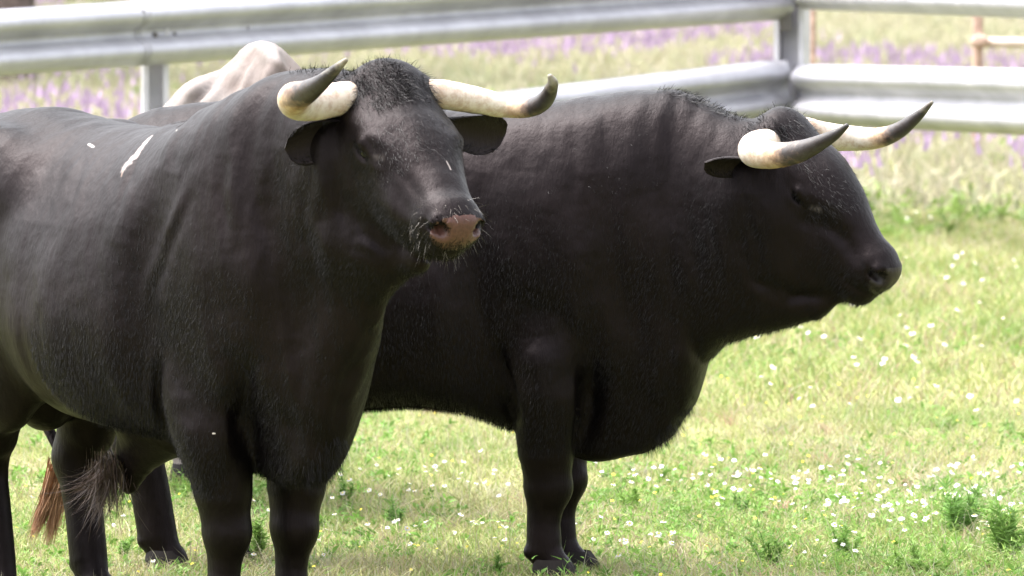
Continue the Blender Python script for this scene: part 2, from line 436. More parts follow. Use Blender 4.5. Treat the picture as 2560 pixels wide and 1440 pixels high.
# ------------------------------------------------------------------ cattle
class Beast:
    def __init__(s, px, D, theta, scale):
        s.o = P(px, 720, D); s.o[2] = 0; s.th, s.s = R(theta), scale
        c, n = math.cos(s.th), math.sin(s.th)
        s.A = np.array([[c, n, 0], [-n, c, 0], [0, 0, 1.]])       # local -> world
        s.S = Sculpt()
    def L(s, px, py, D): return s.A.T @ (P(px, py, D) - s.o) / s.s
    def W(s, p): return s.o + s.s * (s.A @ np.array(p, float))
    def proj(s, V):
        W = s.o + s.s * (V @ s.A.T); X, Y, Z = W[:, 0], W[:, 1], W[:, 2] - CAMZ
        d = Y * cp - Z * sp_; u = Y * sp_ + Z * cp
        return np.stack([1280 + FPX * X / d, 720 - FPX * u / d], 1)
    def head_frame(s, o, yaw, pitch, roll=0, hs=1.0):
        "yaw in world degrees towards the camera from +X; o = poll in local coordinates"
        y, p = R(yaw), R(pitch)
        u = np.array([math.cos(y) * math.cos(p), -math.sin(y) * math.cos(p), -math.sin(p)])
        v = np.array([math.sin(y), math.cos(y), 0.]); w = np.cross(u, v)
        r = R(roll); v, w = v * math.cos(r) + w * math.sin(r), w * math.cos(r) - v * math.sin(r)
        s.H = s.A.T @ np.stack([u, v, w], 1); s.ho = np.array(o, float); s.hs = hs
    def h(s, u, v, w): return s.ho + s.H @ (np.array([u, v, w]) * s.hs)
    def legs(s, fx=(0, 0), hx=(-1.12, -1.12), fy=.125, hy=.14, low=0.0):
        S = s.S
        for sd_, f, hh in ((-1, fx[0], hx[0]), (1, fx[1], hx[1])):
            y = fy * sd_
            S.add(ell((.05, .145 * sd_, .86), (.18, .10, .28), rot_y(18)), .10)          # shoulder blade
            S.add(ell((.12, .12 * sd_, .70), (.12, .085, .14)), .07)                     # point of the shoulder
            S.add(ell((-.005, (y_a := .160 if fy > .11 else .152) * sd_, .60), (.120, .080, .20), rot_y(-12)), .028)      # arm and elbow
            S.add(chain([(f + .015, y + .03 * sd_, .52), (f + .012, y + .008 * sd_, .36), (f + .012, y, .275)], [.100, .080, .063], ((0, 1, 0), .86)), .028)
            S.add(ell((f + .020, y, .258), (.064, .055, .062)), .022)                       # knee
            S.add(chain([(f + .012, y, .25), (f + .002, y, .16), (f + .004, y, .085), (f + .02, y, .055), (f + .035, y, .030)], [.055, .047, .050, .046, .052], ((0, 1, 0), .80)), .025)
            S.add(ell((f - .036, y, .078), (.018, .032, .018)), .015)                      # dewclaw
            y = hy * sd_
            S.add(ell((-1.02, .17 * sd_, .88 - low), (.26, .12, .33), rot_y(-12)), .09)         # haunch
            S.add(ell((-.86, .19 * sd_, .62), (.13, .08, .17)), .07)                     # stifle
            S.add(ell((-1.17, .13 * sd_, .78 - low), (.12, .10, .26)), .07)
            S.add(chain([(-.95, y + .03 * sd_, .62), (hh - .01, y + .01 * sd_, .45), (hh - .05, y, .36)], [.13, .092, .066], ((0, 1, 0), .8)), .05)
            S.add(ell((hh - .065, y, .365), (.052, .04, .06)), .03)                      # hock
            S.add(chain([(hh - .045, y, .36), (hh - .01, y, .22), (hh + .01, y, .10), (hh + .03, y, .055), (hh + .045, y, .03)], [.062, .056, .056, .048, .052], ((0, 1, 0), .85)), .025)
            S.add(ell((hh - .026, y, .082), (.018, .032, .018)), .015)
    def head(s, wide=1.0, dor=0.0):
        S, h = s.S, s.h; H = s.H; q = s.hs
        E = lambda u, v, w, r, k=.03, op=1, Rr=None: (S.add if op > 0 else S.cut)(ell(h(u, v, w), np.array(r) * q, H if Rr is None else H @ Rr), k * q)
        Cc = lambda pts, r, k=.03, sq=None: S.add(chain([h(*p) for p in pts], np.array(r) * q, None if sq is None else (H[:, 1], sq)), k * q)
        E(.07, 0, -.095, (.12, .115, .115), .05)
        E(.17, 0, -.080 + dor, (.16, .124 * wide, .098), .05); E(.26, 0, -.072 + dor, (.13, .105, .088), .05)
        E(.02, 0, -.02, (.06, .09, .05), .04)                                             # poll
        Cc([(.22, 0, -.070 + dor), (.36, 0, -.062 + dor * .8), (.47, 0, -.058 + dor * .25)], [.080, .068, .058], .04, 1.15)
        E(.495, 0, -.062, (.060, .080, .072), .035)                                       # muzzle
        E(.530, 0, -.046, (.030, .066, .046), .02)
        E(.465, 0, -.125, (.07, .056, .040), .03)                                         # lower lip and chin
        E(.36, 0, -.105, (.15, .085 * wide, .075), .05)
        E(.24, 0, -.15, (.16, .085, .10), .05)
        for v in (-1, 1):
            Cc([(.13, v * .065, -.20), (.26, v * .052, -.185), (.42, v * .030, -.135)], [.060, .054, .042], .045)
            E(.16, v * .055, -.15, (.13, .065, .11), .05)                                 # cheek
            E(.185, v * .098, -.045, (.055, .026, .022), .022)                            # brow
            Cc([(.035, v * .05, -.055), (.035, v * .090, -.055)], [.060, .050], .03)      # horn base
            E(.222, v * .124, -.068, (.026, .014, .012), .012, -1)                         # eye socket
            Cc([(.188, v * .122, -.058), (.216, v * .130, -.049), (.250, v * .115, -.055)], [.009, .012, .009], .008)    # upper lid
            Cc([(.192, v * .118, -.080), (.224, v * .118, -.086), (.252, v * .108, -.076)], [.006, .007, .006], .008)    # lower lid
            Cc([(.30, v * .072, -.075), (.40, v * .062, -.085)], [.018, .014], .03)       # cheek bone
            E(.524, v * .050, -.036, (.028, .025, .024), .016)                            # nostril wing
            E(.545, v * .050, -.036, (.052, .0195, .021), .006, -1); E(.555, v * .066, -.034, (.03, .014, .009), .006, -1)                       # nostril
            E(.530, v * .070, -.044, (.022, .012, .010), .008, -1)
        s.S.cut(chain([h(.56, -.04, -.105), h(.545, 0, -.107), h(.56, .04, -.105)], [.006, .005, .006]), .008)
        for v in (-1, 1):
            s.S.cut(chain([h(.555, v * .035, -.105), h(.50, v * .074, -.112), h(.44, v * .074, -.118)], [.006, .006, .003]), .008)
    def build(s, name, label, cat, mat, hgt=.007, group=None, ridges=(), nose=None, marks=()):
        s.root = empty(name, s.o, -s.th, s.s); tag(s.root, label, cat, group)
        V, Q = s.S.mesh(hgt)
        vn = normals(V, Q); pr = s.proj(V); toC = np.array([0, 0, CAMZ]) - (s.o + s.s * (V @ s.A.T))
        face = ((vn @ s.A.T) * toC).sum(1) > 0
        disp = np.zeros(len(V))
        x, y, z = V.T
        disp += .009 * (fbm(x * 4.5 + y * 3, z * 3.4 - y * 2, 5, 2) - .5) * 2 * np.clip((z - .3) * 4, .15, 1)
        disp += .0035 * (fbm(x * 22 + z * 3, z * 6 + y * 9, 11) - .5) * 2 * np.clip((z - .4) * 3, 0, 1)
        def pline(line):
            best = np.full(len(V), 1e9); pos = np.zeros(len(V))
            ls = [math.hypot(b_[0] - a_[0], b_[1] - a_[1]) for a_, b_ in zip(line[:-1], line[1:])]; tot, acc = sum(ls), 0
            for (ax_, ay), (bx, by), l_ in zip(line[:-1], line[1:], ls):
                a = np.array([ax_, ay]); ba = np.array([bx - ax_, by - ay])
                t = np.clip(((pr - a) @ ba) / (ba @ ba), 0, 1)
                e = np.linalg.norm(pr - a - t[:, None] * ba, axis=1); m = e < best
                best[m] = e[m]; pos[m] = (acc + t[m] * l_) / tot; acc += l_
            return best, pos
        wob = 1 + .5 * (fbm(pr[:, 0] * .02, pr[:, 1] * .02, 8) - .5)
        for line, amp, wd in ridges:
            e, q = pline(line)
            disp += np.where(face, .85 * amp * np.exp(-(e / (wd * 1.6 * wob)) ** 2) * np.clip(np.sin(np.pi * np.clip(q, .02, .98)), 0, 1) ** .6, 0)
        V = V + vn * disp[:, None]
        mk = np.zeros(len(V))
        for line, wd, a in marks:
            e = pline(line)[0] + (fbm(pr[:, 0] * .15, pr[:, 1] * .15, 3) - .5) * wd * 1.2
            mk = np.maximum(mk, np.where(face, a * np.clip((wd - e) / 5 + .5, 0, 1), 0))
        s.V, s.Q, s.vn = V, Q, vn
        ci = V[Q].mean(1); local = (ci - s.ho) @ s.H / s.hs if nose else None
        if nose:
            u, v, w = local.T
            nm = (((u - .555) / .050) ** 2 + (v / .082) ** 2 + ((w + .046) / .054) ** 2 < 1) & (w > -.094)
            body = Q[~nm]; nq = Q[nm]
            ids, inv = np.unique(nq, return_inverse=True)
            np_mesh('nose', V[ids], inv.reshape(-1, 4), nose, s.root)
            Q = body
        s.body = np_mesh('body', V, Q, mat, s.root, attrs={'mark': mk})
        return s
    def eye(s, v):
        c = s.h(.224, v * .1165, -.068); bm_uv(s.root, 'eye', c, .0185 * s.hs, M['eye'])
    def horn(s, pts, seg=28, name='horn', tt=1.0):
        pp = [s.L(a, b, d) for a, b, d, r in pts]; rr = [.95 * r * d / FPX / s.s for a, b, d, r in pts]
        V, F, t = tube(pp, rr, seg, 140)
        k = np.clip(1 - t / .55, 0, 1)                                      # growth rings fading out from the base, and a slightly uneven surface
        C = V[:140 * seg].reshape(140, seg, 3); ctr = C.mean(1, keepdims=True); tk = t[:140 * seg].reshape(140, seg); kk = k[:140 * seg].reshape(140, seg)
        f = 1 + .012 * kk * np.sin(tk * 95 + 2 * np.sin(tk * 23)) + .03 * (fbm(tk * 9, np.abs(np.arange(seg) - seg / 2)[None] * .35 + 0 * tk, 61) - .5)
        V[:140 * seg] = (ctr + (C - ctr) * f[..., None]).reshape(-1, 3); t = t * tt
        return np_mesh(name, V, F, M['horn'], s.root, attrs={'t': t})
    def hair(s, name, specs, mat, parent=None):
        V, F = merge(specs); return np_mesh(name, V, F, mat, parent or s.root, smooth=True)
    def tuft(s, n, mask, d, L, w, bend, jit=.15, inset=.004):
        p, i = sample(s.V, s.Q, n, mask); nn = np.cross(s.V[s.Q[i, 2]] - s.V[s.Q[i, 0]], s.V[s.Q[i, 3]] - s.V[s.Q[i, 1]])
        nn /= np.linalg.norm(nn, axis=1, keepdims=True) + 1e-9
        dd = d(p, nn) if callable(d) else np.tile(np.array(d, float), (n, 1))
        Lr = L * rng.uniform(.55, 1.1, n)
        return strands(p - nn * inset, dd, Lr, w, np.array(bend, float)[None] + rng.normal(0, .12, (n, 3)), jit=jit, nrm=nn)

def rot_y(a):
    c, s = math.cos(R(a)), math.sin(R(a)); return np.array([[c, 0, s], [0, 1, 0], [-s, 0, c]])
def bm_uv(parent, name, c, r, mat, sc=(1, 1, 1)):
    nu, nv = 20, 12; V = []
    for i in range(nv + 1):
        for j in range(nu):
            a, b = math.pi * i / nv, 2 * math.pi * j / nu
            V.append((c[0] + r * sc[0] * math.sin(a) * math.cos(b), c[1] + r * sc[1] * math.sin(a) * math.sin(b), c[2] + r * sc[2] * math.cos(a)))
    F = [[i * nu + j, (i + 1) * nu + j, (i + 1) * nu + (j + 1) % nu, i * nu + (j + 1) % nu] for i in range(nv) for j in range(nu)]
    return np_mesh(name, np.array(V), np.array(F), mat, parent)

def hoof(beast, x, y):
    V = []; n = 20
    for z, rx, ry, dx in ((.0, .070, .060, .018), (.004, .072, .062, .018), (.035, .062, .055, .008), (.06, .05, .046, 0)):
        for j in range(n):
            a = 2 * math.pi * j / n
            cl = 1 - .22 * math.exp(-((a if a < math.pi else a - 2 * math.pi) / .22) ** 2)
            V.append((x + .02 + dx + rx * math.cos(a) * cl, y + ry * math.sin(a), z))
    F = [[k * n + j, k * n + (j + 1) % n, (k + 1) * n + (j + 1) % n, (k + 1) * n + j] for k in range(3) for j in range(n)]
    V += [(x + .03, y, 0)]; T = [[4 * n, (j + 1) % n, j] for j in range(n)]
    return np_mesh('hoof', np.array(V), [np.array(F), np.array(T)], M['hoof'], beast.root)

# ---- bull on the right, in near profile
B2 = Beast(1385, 20.0, 15, 1.0)
B2.S.add(loft([(-1.34, 1.14, .90, .09, .1, 0), (-1.28, 1.24, .72, .18, .1, 0), (-1.12, 1.295, .56, .25, .1, 0), (-.95, 1.315, .52, .27, .12, 0),
    (-.75, 1.30, .50, .285, .15, 0), (-.57, 1.285, .455, .31, .2, 0), (-.4, 1.285, .468, .32, .22, 0), (-.27, 1.295, .455, .31, .15, 0), (-.12, 1.31, .41, .265, -.15, 0),
    (.0, 1.325, .35, .225, -.42, 0), (.12, 1.34, .32, .21, -.48, 0), (.25, 1.352, .345, .20, -.38, 0), (.33, 1.352, .39, .19, -.2, 0), (.38, 1.338, .46, .18, -.1, 0),
    (.43, 1.315, .61, .185, .0, 0), (.50, 1.285, .665, .185, .0, -.01), (.58, 1.255, .685, .175, -.1, -.02), (.66, 1.20, .70, .15, -.2, -.03), (.75, 1.08, .725, .10, -.3, -.04), (.83, .98, .785, .05, -.3, -.05)]), .04)
B2.legs(fx=(.0, -.02), hx=(-1.12, -1.02), fy=.12)
B2.head_frame(B2.L(1966, 296, 19.82), 27, 50.5, 0, .965)
B2.head(1.10, .026); B2.S.add(ell(B2.h(.49, 0, -.132), (.060, .048, .034), B2.H), .045)
B2.build('black_bull', 'black bull seen in profile on the right, dark nose, standing behind the other bull', 'bull', M['black_coat'], nose=M['nose_dark'],
    ridges=[([(1450, 830), (1478, 930), (1474, 1040), (1452, 1140)], -.030, 15), ([(1340, 840), (1350, 930), (1345, 1040)], .014, 30), ([(1238, 850), (1256, 950), (1290, 1060)], -.022, 12), ([(1290, 760), (1400, 790), (1480, 880)], -.014, 22),
        ([(1960, 500), (2025, 488), (2090, 515)], .006, 10), ([(1990, 545), (2060, 565), (2130, 605)], -.006, 12), ([(2080, 560), (2140, 640), (2165, 705)], -.008, 13), ([(2195, 738), (2140, 722), (2095, 696)], -.006, 4), ([(1890, 700), (1990, 745), (2100, 745)], -.020, 12), ([(1870, 480), (1860, 600), (1900, 700)], -.012, 18),
        ([(1550, 960), (1640, 1010), (1700, 960)], -.012, 22), ([(1680, 860), (1730, 920), (1728, 1020)], .012, 16), ([(1200, 420), (1180, 600), (1210, 780), (1262, 930)], -.020, 34), ([(1290, 420), (1280, 600), (1300, 760)], .012, 40), ([(1500, 420), (1520, 600), (1560, 780), (1600, 900)], -.018, 36), ([(1470, 760), (1500, 900), (1490, 1060)], -.020, 20), ([(1610, 480), (1660, 640), (1700, 800)], .012, 36),
        ([(1330, 860), (1370, 900), (1420, 860)], .012, 30), ([(1235, 870), (1262, 960), (1292, 1070)], -.016, 10), ([(1400, 800), (1450, 880), (1462, 1000), (1440, 1130)], -.008, 11), ([(1330, 860), (1360, 960), (1370, 1080)], .006, 26),
        ([(1700, 400), (1722, 560), (1750, 720)], -.005, 9), ([(1760, 520), (1790, 640), (1800, 760)], -.005, 8), ([(1640, 380), (1650, 560), (1690, 760)], -.004, 12), ([(1560, 360), (1560, 520), (1580, 700)], .004, 18),
        ([(1880, 560), (1900, 640), (1890, 720)], -.005, 7), ([(1850, 620), (1880, 700), (1960, 760), (2060, 745)], -.008, 10), ([(1440, 320), (1430, 480), (1460, 640)], -.004, 14), ([(1500, 900), (1600, 960), (1700, 960)], .005, 30),
        ([(2190, 640), (2175, 668), (2185, 710)], -.003, 5), ([(1990, 506), (2030, 508), (2060, 530)], .003, 4), ([(1720, 900), (1700, 1000), (1660, 1060)], -.004, 9)],
    marks=[([(2032, 520), (2048, 527)], 6, .2)])

# ---- bull on the left, nearer and turned towards the camera
B1 = Beast(642, 18.5, 54, 1.04)
B1.S.add(loft([(-1.34, 1.10, .88, .09, .1, 0), (-1.28, 1.20, .70, .17, .1, 0), (-1.12, 1.26, .58, .24, .1, 0), (-.95, 1.280, .57, .27, .12, 0),
    (-.75, 1.255, .53, .30, .15, 0), (-.57, 1.24, .485, .33, .2, 0), (-.42, 1.24, .475, .335, .22, 0), (-.22, 1.275, .47, .31, .15, 0), (-.05, 1.327, .43, .25, -.25, 0),
    (.08, 1.37, .395, .21, -.45, 0), (.17, 1.40, .385, .195, -.45, 0), (.25, 1.405, .39, .18, -.3, 0), (.31, 1.405, .42, .16, -.3, 0), (.345, 1.40, .49, .15, -.4, 0),
    (.385, 1.395, .60, .142, -.45, 0), (.43, 1.38, .70, .135, -.5, 0), (.48, 1.35, .78, .125, -.5, 0), (.53, 1.30, .85, .105, -.3, 0), (.58, 1.22, .90, .08, -.2, 0)]), .04)
B1.legs(fx=(.0, .0), hx=(-1.0, -1.0), fy=.10)
B1.S.add(ell((-.95, -.22, 1.19), (.10, .06, .05)), .07); B1.S.add(ell((-.95, .22, 1.19), (.10, .06, .05)), .07); B1.S.add(ell((-1.12, -.16, 1.13), (.16, .09, .08)), .09); B1.S.add(ell((-.84, -.19, 1.08), (.14, .09, .11)), .09)
B1.head_frame(B1.L(965, 176, 18.1), 62, 40, 0, .97)
B1.head(1.12)
B1.S.add(chain([B1.L(900, 630, 18.10), B1.L(985, 650, 18.02), B1.L(1045, 655, 17.95)], [.085, .055, .034]), .06)
B1.S.add(chain([B1.L(895, 596, 18.08), B1.L(950, 615, 18.02)], [.08, .06]), .05)
# sheath under the belly
B1.S.add(chain([(-.44, 0, .52), (-.54, 0, .42), (-.58, 0, .34)], [.13, .07, .035], ((0, 1, 0), .7)), .06)
B1.S.add(ell((-.98, 0, .56), (.10, .09, .12)), .05)
B1.build('black_bull', 'black bull on the left with brown nose and white scar on its side', 'bull', M['black_coat'], nose=M['nose_brown'],
    ridges=[([(880, 352), (930, 343), (985, 368)], .005, 9), ([(965, 402), (1015, 450), (1062, 512)], -.005, 11), ([(900, 430), (960, 505), (1030, 565)], .010, 16), ([(1110, 330), (1150, 362)], .008, 12), ([(860, 470), (900, 580), (980, 640)], -.012, 14), ([(1030, 642), (1080, 650), (1120, 645)], -.012, 4), ([(1075, 520), (1060, 560), (1075, 610)], -.006, 7),
        ([(420, 860), (430, 980), (470, 1120), (520, 1230)], .014, 22), ([(560, 860), (600, 960), (612, 1100)], -.018, 20), ([(640, 1000), (700, 1060), (780, 1090)], -.014, 22), ([(650, 1150), (720, 1180), (800, 1140)], .014, 18), ([(420, 420), (360, 600), (350, 760), (395, 900)], -.018, 30), ([(700, 360), (690, 520), (720, 700), (720, 860)], -.018, 30), ([(600, 620), (640, 760), (610, 900)], .010, 40), ([(620, 880), (612, 1000), (625, 1160)], -.026, 18), ([(770, 640), (760, 800), (720, 940)], -.014, 24), ([(840, 760), (800, 900), (790, 1060)], .010, 26), ([(180, 330), (120, 420), (100, 560)], -.012, 34), ([(475, 440), (410, 580), (362, 700), (350, 800)], .007, 9), ([(500, 440), (432, 590), (385, 710), (372, 800)], -.006, 10), ([(398, 880), (396, 980), (412, 1080)], -.016, 9), ([(380, 880), (376, 980), (388, 1060)], .008, 9), ([(425, 900), (425, 1000), (440, 1080)], .007, 10),
        ([(385, 330), (340, 400), (310, 470), (288, 552)], -.005, 4), ([(228, 362), (150, 425), (110, 490)], -.004, 5), ([(215, 372), (180, 500), (140, 560)], -.003, 6), ([(560, 380), (548, 480), (560, 600)], -.010, 11), ([(585, 360), (582, 470), (596, 580)], .008, 12), ([(620, 340), (628, 470), (650, 600)], -.008, 12), ([(800, 430), (790, 560), (830, 700)], .008, 13),
        ([(680, 420), (660, 540), (680, 700), (740, 860)], -.006, 16), ([(770, 440), (760, 560), (800, 700), (820, 820)], -.006, 13), ([(850, 420), (850, 520), (880, 620), (960, 660)], -.008, 10), ([(720, 430), (712, 560), (750, 700)], .005, 14),
        ([(962, 770), (935, 860), (898, 950)], .007, 7), ([(940, 770), (905, 870), (860, 960), (830, 1080)], -.009, 10), ([(860, 830), (830, 960), (800, 1080)], .006, 14), ([(780, 860), (740, 1000), (720, 1150)], -.006, 14),
        ([(520, 900), (500, 960), (540, 990), (560, 900)], .006, 24), ([(580, 900), (590, 1040), (600, 1180)], -.010, 13), ([(500, 285), (440, 305), (392, 312)], -.004, 8),
        ([(300, 560), (240, 800), (260, 1000)], -.004, 22), ([(200, 500), (150, 740), (160, 940)], -.004, 22), ([(110, 480), (60, 700), (60, 900)], -.004, 22), ([(60, 275), (30, 330), (0, 400)], .006, 20),
        ([(985, 300), (1010, 360), (1000, 420)], -.004, 12), ([(1060, 330), (1110, 420), (1150, 500)], -.004, 12), ([(960, 420), (1000, 500), (1040, 560)], -.005, 10), ([(890, 400), (930, 412), (965, 430)], .003, 6)],
    marks=[([(940, 392), (958, 396)], 5, .09)])
def surf(B, px, py):
    "the point of the hide, facing the camera, that is seen at px, py"
    pr = B.proj(B.V); dist = np.hypot(pr[:, 0] - px, pr[:, 1] - py); Y = (B.V @ B.A.T)[:, 1]
    return B.V[np.argmin(dist + Y * 200)]
Sg = [(surf(B1, 374, 344), surf(B1, 340, 384), .011, (.24, .21, .20), .8), (surf(B1, 340, 384), surf(B1, 310, 416), .015, (.27, .235, .225), .85), (surf(B1, 222, 360), surf(B1, 232, 366), .004, (.35, .31, .3), .8),
      (surf(B1, 308, 424), surf(B1, 302, 440), .004, (.14, .10, .08), .7), (surf(B1, 1116, 402), surf(B1, 1128, 420), .0025, (.25, .22, .21), .7), (surf(B1, 430, 313), surf(B1, 432, 314), .0025, (.5, .45, .42), .9), (surf(B1, 533, 1083), surf(B1, 535, 1084), .002, (.5, .45, .42), .9)]
B1.body.data.materials[0] = coat_mat('scarred_black_coat', *BC, mark=(.30, .26, .25), segs=Sg)
for B in (B1, B2):
    for v in (-1, 1): B.eye(v)
    for sd_ in (-1, 1):
        hoof(B, .005, (.10 if B is B1 else .12) * sd_); hoof(B, -.99 if B is B1 else (-1.11 if sd_ < 0 else -1.01), .14 * sd_)
B1.horn([(915, 236, 18.08, 40), (862, 244, 18.03, 43), (800, 256, 17.99, 47), (748, 256, 17.92, 48), (737, 244, 17.82, 42), (770, 228, 17.74, 31), (808, 202, 17.67, 21), (838, 175, 17.64, 15), (866, 149, 17.62, 6)])
B1.horn([(1040, 232, 18.12, 38), (1110, 237, 18.16, 39), (1190, 251, 18.2, 36), (1270, 267, 18.22, 29), (1330, 268, 18.17, 25), (1362, 250, 18.12, 23), (1378, 222, 18.08, 18), (1381, 203, 18.05, 13), (1374, 188, 18.04, 6)])
B2.horn([(1975, 362, 19.86, 36), (1925, 360, 19.74, 40), (1893, 368, 19.64, 44), (1890, 378, 19.54, 44), (1930, 388, 19.46, 36), (2000, 378, 19.38, 29), (2050, 357, 19.33, 21), (2090, 335, 19.29, 14), (2119, 313, 19.27, 6)], tt=.92)
B2.horn([(2010, 330, 19.95, 40), (2070, 342, 20.03, 37), (2130, 346, 20.06, 33), (2190, 346, 20.04, 28), (2240, 330, 20.0, 23), (2285, 298, 19.96, 16), (2312, 274, 19.94, 10), (2331, 255, 19.92, 4)])

for B, r, t, up, W, f in ((B1, B1.h(.085, -.105, -.095), (712, 352, 18.0), (-.25, -.8, -.45), .070, .02), (B1, B1.h(.085, .105, -.10), (1264, 335, 18.30), (.1, -.8, -.25), .066, .0),
        (B2, B2.h(.085, -.105, -.095), (1762, 388, 19.60), (-.25, -.85, -.45), .050, .022), (B2, B2.h(.085, .105, -.095), (2040, 330, 20.2), (0, -.5, -.8), .045, .0)):
    V, F = ear_mesh(r, B.L(*t), B.A.T @ np.array(up), W, fold=f, th=.011, cup=.5)
    eo = np_mesh('ear', V, F, M['ear_in'], B.root)
    g_ = lambda i, j: V[i * 15 + j]                                       # hair growing from the rims and the root of the ear
    rt, dr_ = [], []
    axis = g_(21, 7) - g_(0, 7); axis /= np.linalg.norm(axis)
    for q in range(420):
        i_ = rng.integers(1, 19); j_ = int(rng.choice([0, 1, 2, 12, 13, 14])) if q < 330 else int(rng.integers(3, 12)); i_ = i_ if q < 330 else int(rng.integers(0, 7))
        rt.append(g_(i_, j_)); inn = (g_(i_, 7) - g_(i_, j_)); dr_.append(axis * .9 + inn / (np.linalg.norm(inn) + 1e-6) * .5)
    Vh, Fh = strands(np.array(rt), np.array(dr_), .022 * rng.uniform(.5, 1.2, 420), .0012, rng.normal(0, .15, (420, 3)), seg=3, jit=.3)
    np_mesh('ear_hair', Vh, Fh, M['black_hair'], eo)

# ---- hair of the bulls
def down(B, fwd=0.0, out=.25):
    return lambda p, n: np.array([fwd, 0, -1.]) + n * out
def upn(a=1.0, fwd=0.0): return lambda p, n: n * a + np.array([fwd, 0, .35])
def near(c, r): return lambda q: (np.linalg.norm((q - np.array(c)) / np.array(r), axis=1) < 1).astype(float)
for B in (B1, B2):
    H = B.H; u, v, w = H[:, 0], H[:, 1], H[:, 2]
    def hd(q, u0, u1, w0, B=B):
        l = (q - B.ho) @ B.H / B.hs; return ((l[:, 0] > u0) & (l[:, 0] < u1) & (l[:, 2] > w0) & (np.abs(l[:, 1]) < .125)).astype(float)
    B.hair('forelock', [B.tuft(6500, lambda q: hd(q, -.08, .15, -.11), lambda p, n: n * .05 + u * .9, .036, .0014, u * .15 - w * .25, .30),
                        B.tuft(40, lambda q: hd(q, -.09, .02, -.05), lambda p, n: n * .8 - u * .2, .035, .0020, u * .3, .35),
                        B.tuft(3500, lambda q: hd(q, .10, .34, -.09), lambda p, n: n * .04 + u, .024, .0012, u * .05, .2)], M['black_hair'])
    B.hair('forelock_highlights', [B.tuft(500, lambda q: hd(q, -.04, .22, -.09), lambda p, n: n * .12 + u, .05, .0011, u * .1, .16)], M['grey_hair'])
    for vs in (-1, 1):
        hb = B.h(.035, .088 * vs, -.058)
        B.hair('horn_base_hair', [B.tuft(700, lambda q, hb=hb: (np.linalg.norm(q - hb, axis=1) < .075).astype(float), lambda p, n, vs=vs: n * .15 + v * vs * .9 + u * .15, .030, .0014, u * .1, .3)], M['black_hair'])
    x_lo = .20 if B is B1 else .29
    top = lambda q, B=B: ((q[:, 2] > np.interp(q[:, 0], [-.1, .25, .5, .7], [1.27, 1.31, 1.23, 1.2])) & (q[:, 0] > x_lo) & (q[:, 0] < .62) & (np.abs(q[:, 1]) < .06)).astype(float)
    B.hair('mane', [B.tuft(2200, top, lambda p, n: n * .32 + np.array([.6, 0, -.1]), .026, .0018, (0.1, 0, -.2), .28)], M['black_hair'])
    shl = lambda q, B=B: ((q[:, 2] > 1.08) & (q[:, 0] > -.02) & (q[:, 0] < .36) & (q[:, 1] < 0)).astype(float)
    if B is B2: B.hair('shoulder_curls', [B.tuft(1500, shl, lambda p, n: n * .12 + np.array([-.2, 0, -1.]), .020, .0012, (.2, 0, .2), .45)], M['black_hair'])
    muz = lambda q, B=B: (lambda l: ((l[:, 0] > .44) & (((l[:, 2] < -.095) & (l[:, 0] < .575)) | (np.abs(l[:, 1]) > .062) | ((l[:, 2] > -.004)&(l[:, 0]>.49))) & (np.abs(l[:, 1]) < .11) & (l[:, 2] > -.19) & (l[:, 0] < .64)).astype(float))((q - B.ho) @ B.H / B.hs)
    B.hair('whiskers', [B.tuft(150 if B is B1 else 120, muz, lambda p, n: n * .8 + u * .45 - np.array([0, 0, .3]), .034 if B is B1 else .007, .0008, (0, 0, -.25), .3)], M['pale_hair'] if B is B1 else M['brown_hair'])
    B.hair('chest_hair', [B.tuft(500, near((.34, 0, .42), (.09, .07, .10)), lambda p, n: n * .12 - np.array([-.1, 0, 1]), .030, .0015, (.1, 0, -.2), .2)], M['coat_hair'])
    # short coat lying down the body
    coat = lambda q, B=B: np.clip(((B.A @ np.array([0, -1, .25])) * 0 + 1).sum() + 0 * q[:, 0], 0, 1) * (q[:, 2] > .35) * ((q @ B.A.T)[:, 1] < .22)
    B.hair('short_coat', [B.tuft(190000, coat, lambda p, n: n * .10 + np.stack([np.clip(-p[:, 0] * .8, -.9, .5) - .15, 0 * p[:, 0], -np.ones(len(p))], 1), .016, .0012, (0, 0, -.1), .10, inset=.001)], M['coat_hair'])

# sheath brush of the left bull, tails
def brush(B, name, c, n, d, L, w, bend, mat, jit=.18, spread=.02):
    root = np.array(c) + rng.normal(0, spread, (n, 3))
    V, F = strands(root, np.tile(np.array(d, float), (n, 1)), L * rng.uniform(.5, 1.05, n), w, np.array(bend)[None] + rng.normal(0, .25, (n, 3)), seg=6, jit=jit)
    return np_mesh(name, V, F, mat, B.root, smooth=False)
sh = B1.L(268, 1165, 18.95)
lw = lambda v: B1.A.T @ np.array(v, float)
brush(B1, 'belly_tuft', sh, 620, lw((.12, 0, -1)), .135, .0022, lw((-.25, 0, .05)), M['brown_hair'], .17, .020)
brush(B1, 'belly_tuft', sh + lw((-.01, -.03, -.02)), 80, lw((-.55, -.2, -.9)), .13, .0018, lw((-.5, 0, .35)), M['brown_hair'], .22, .02)
V, F, t = tube([(-1.30, 0, 1.17), (-1.40, 0, 1.02), (-1.38, .06, .70), (-1.22, .13, .48), (-1.10, .14, .34)], [.04, .03, .022, .016, .012], 12, 30)
tail = np_mesh('tail', V, F, M['black_coat'], B1.root)
tb = np.array([-1.10, .14, .36])
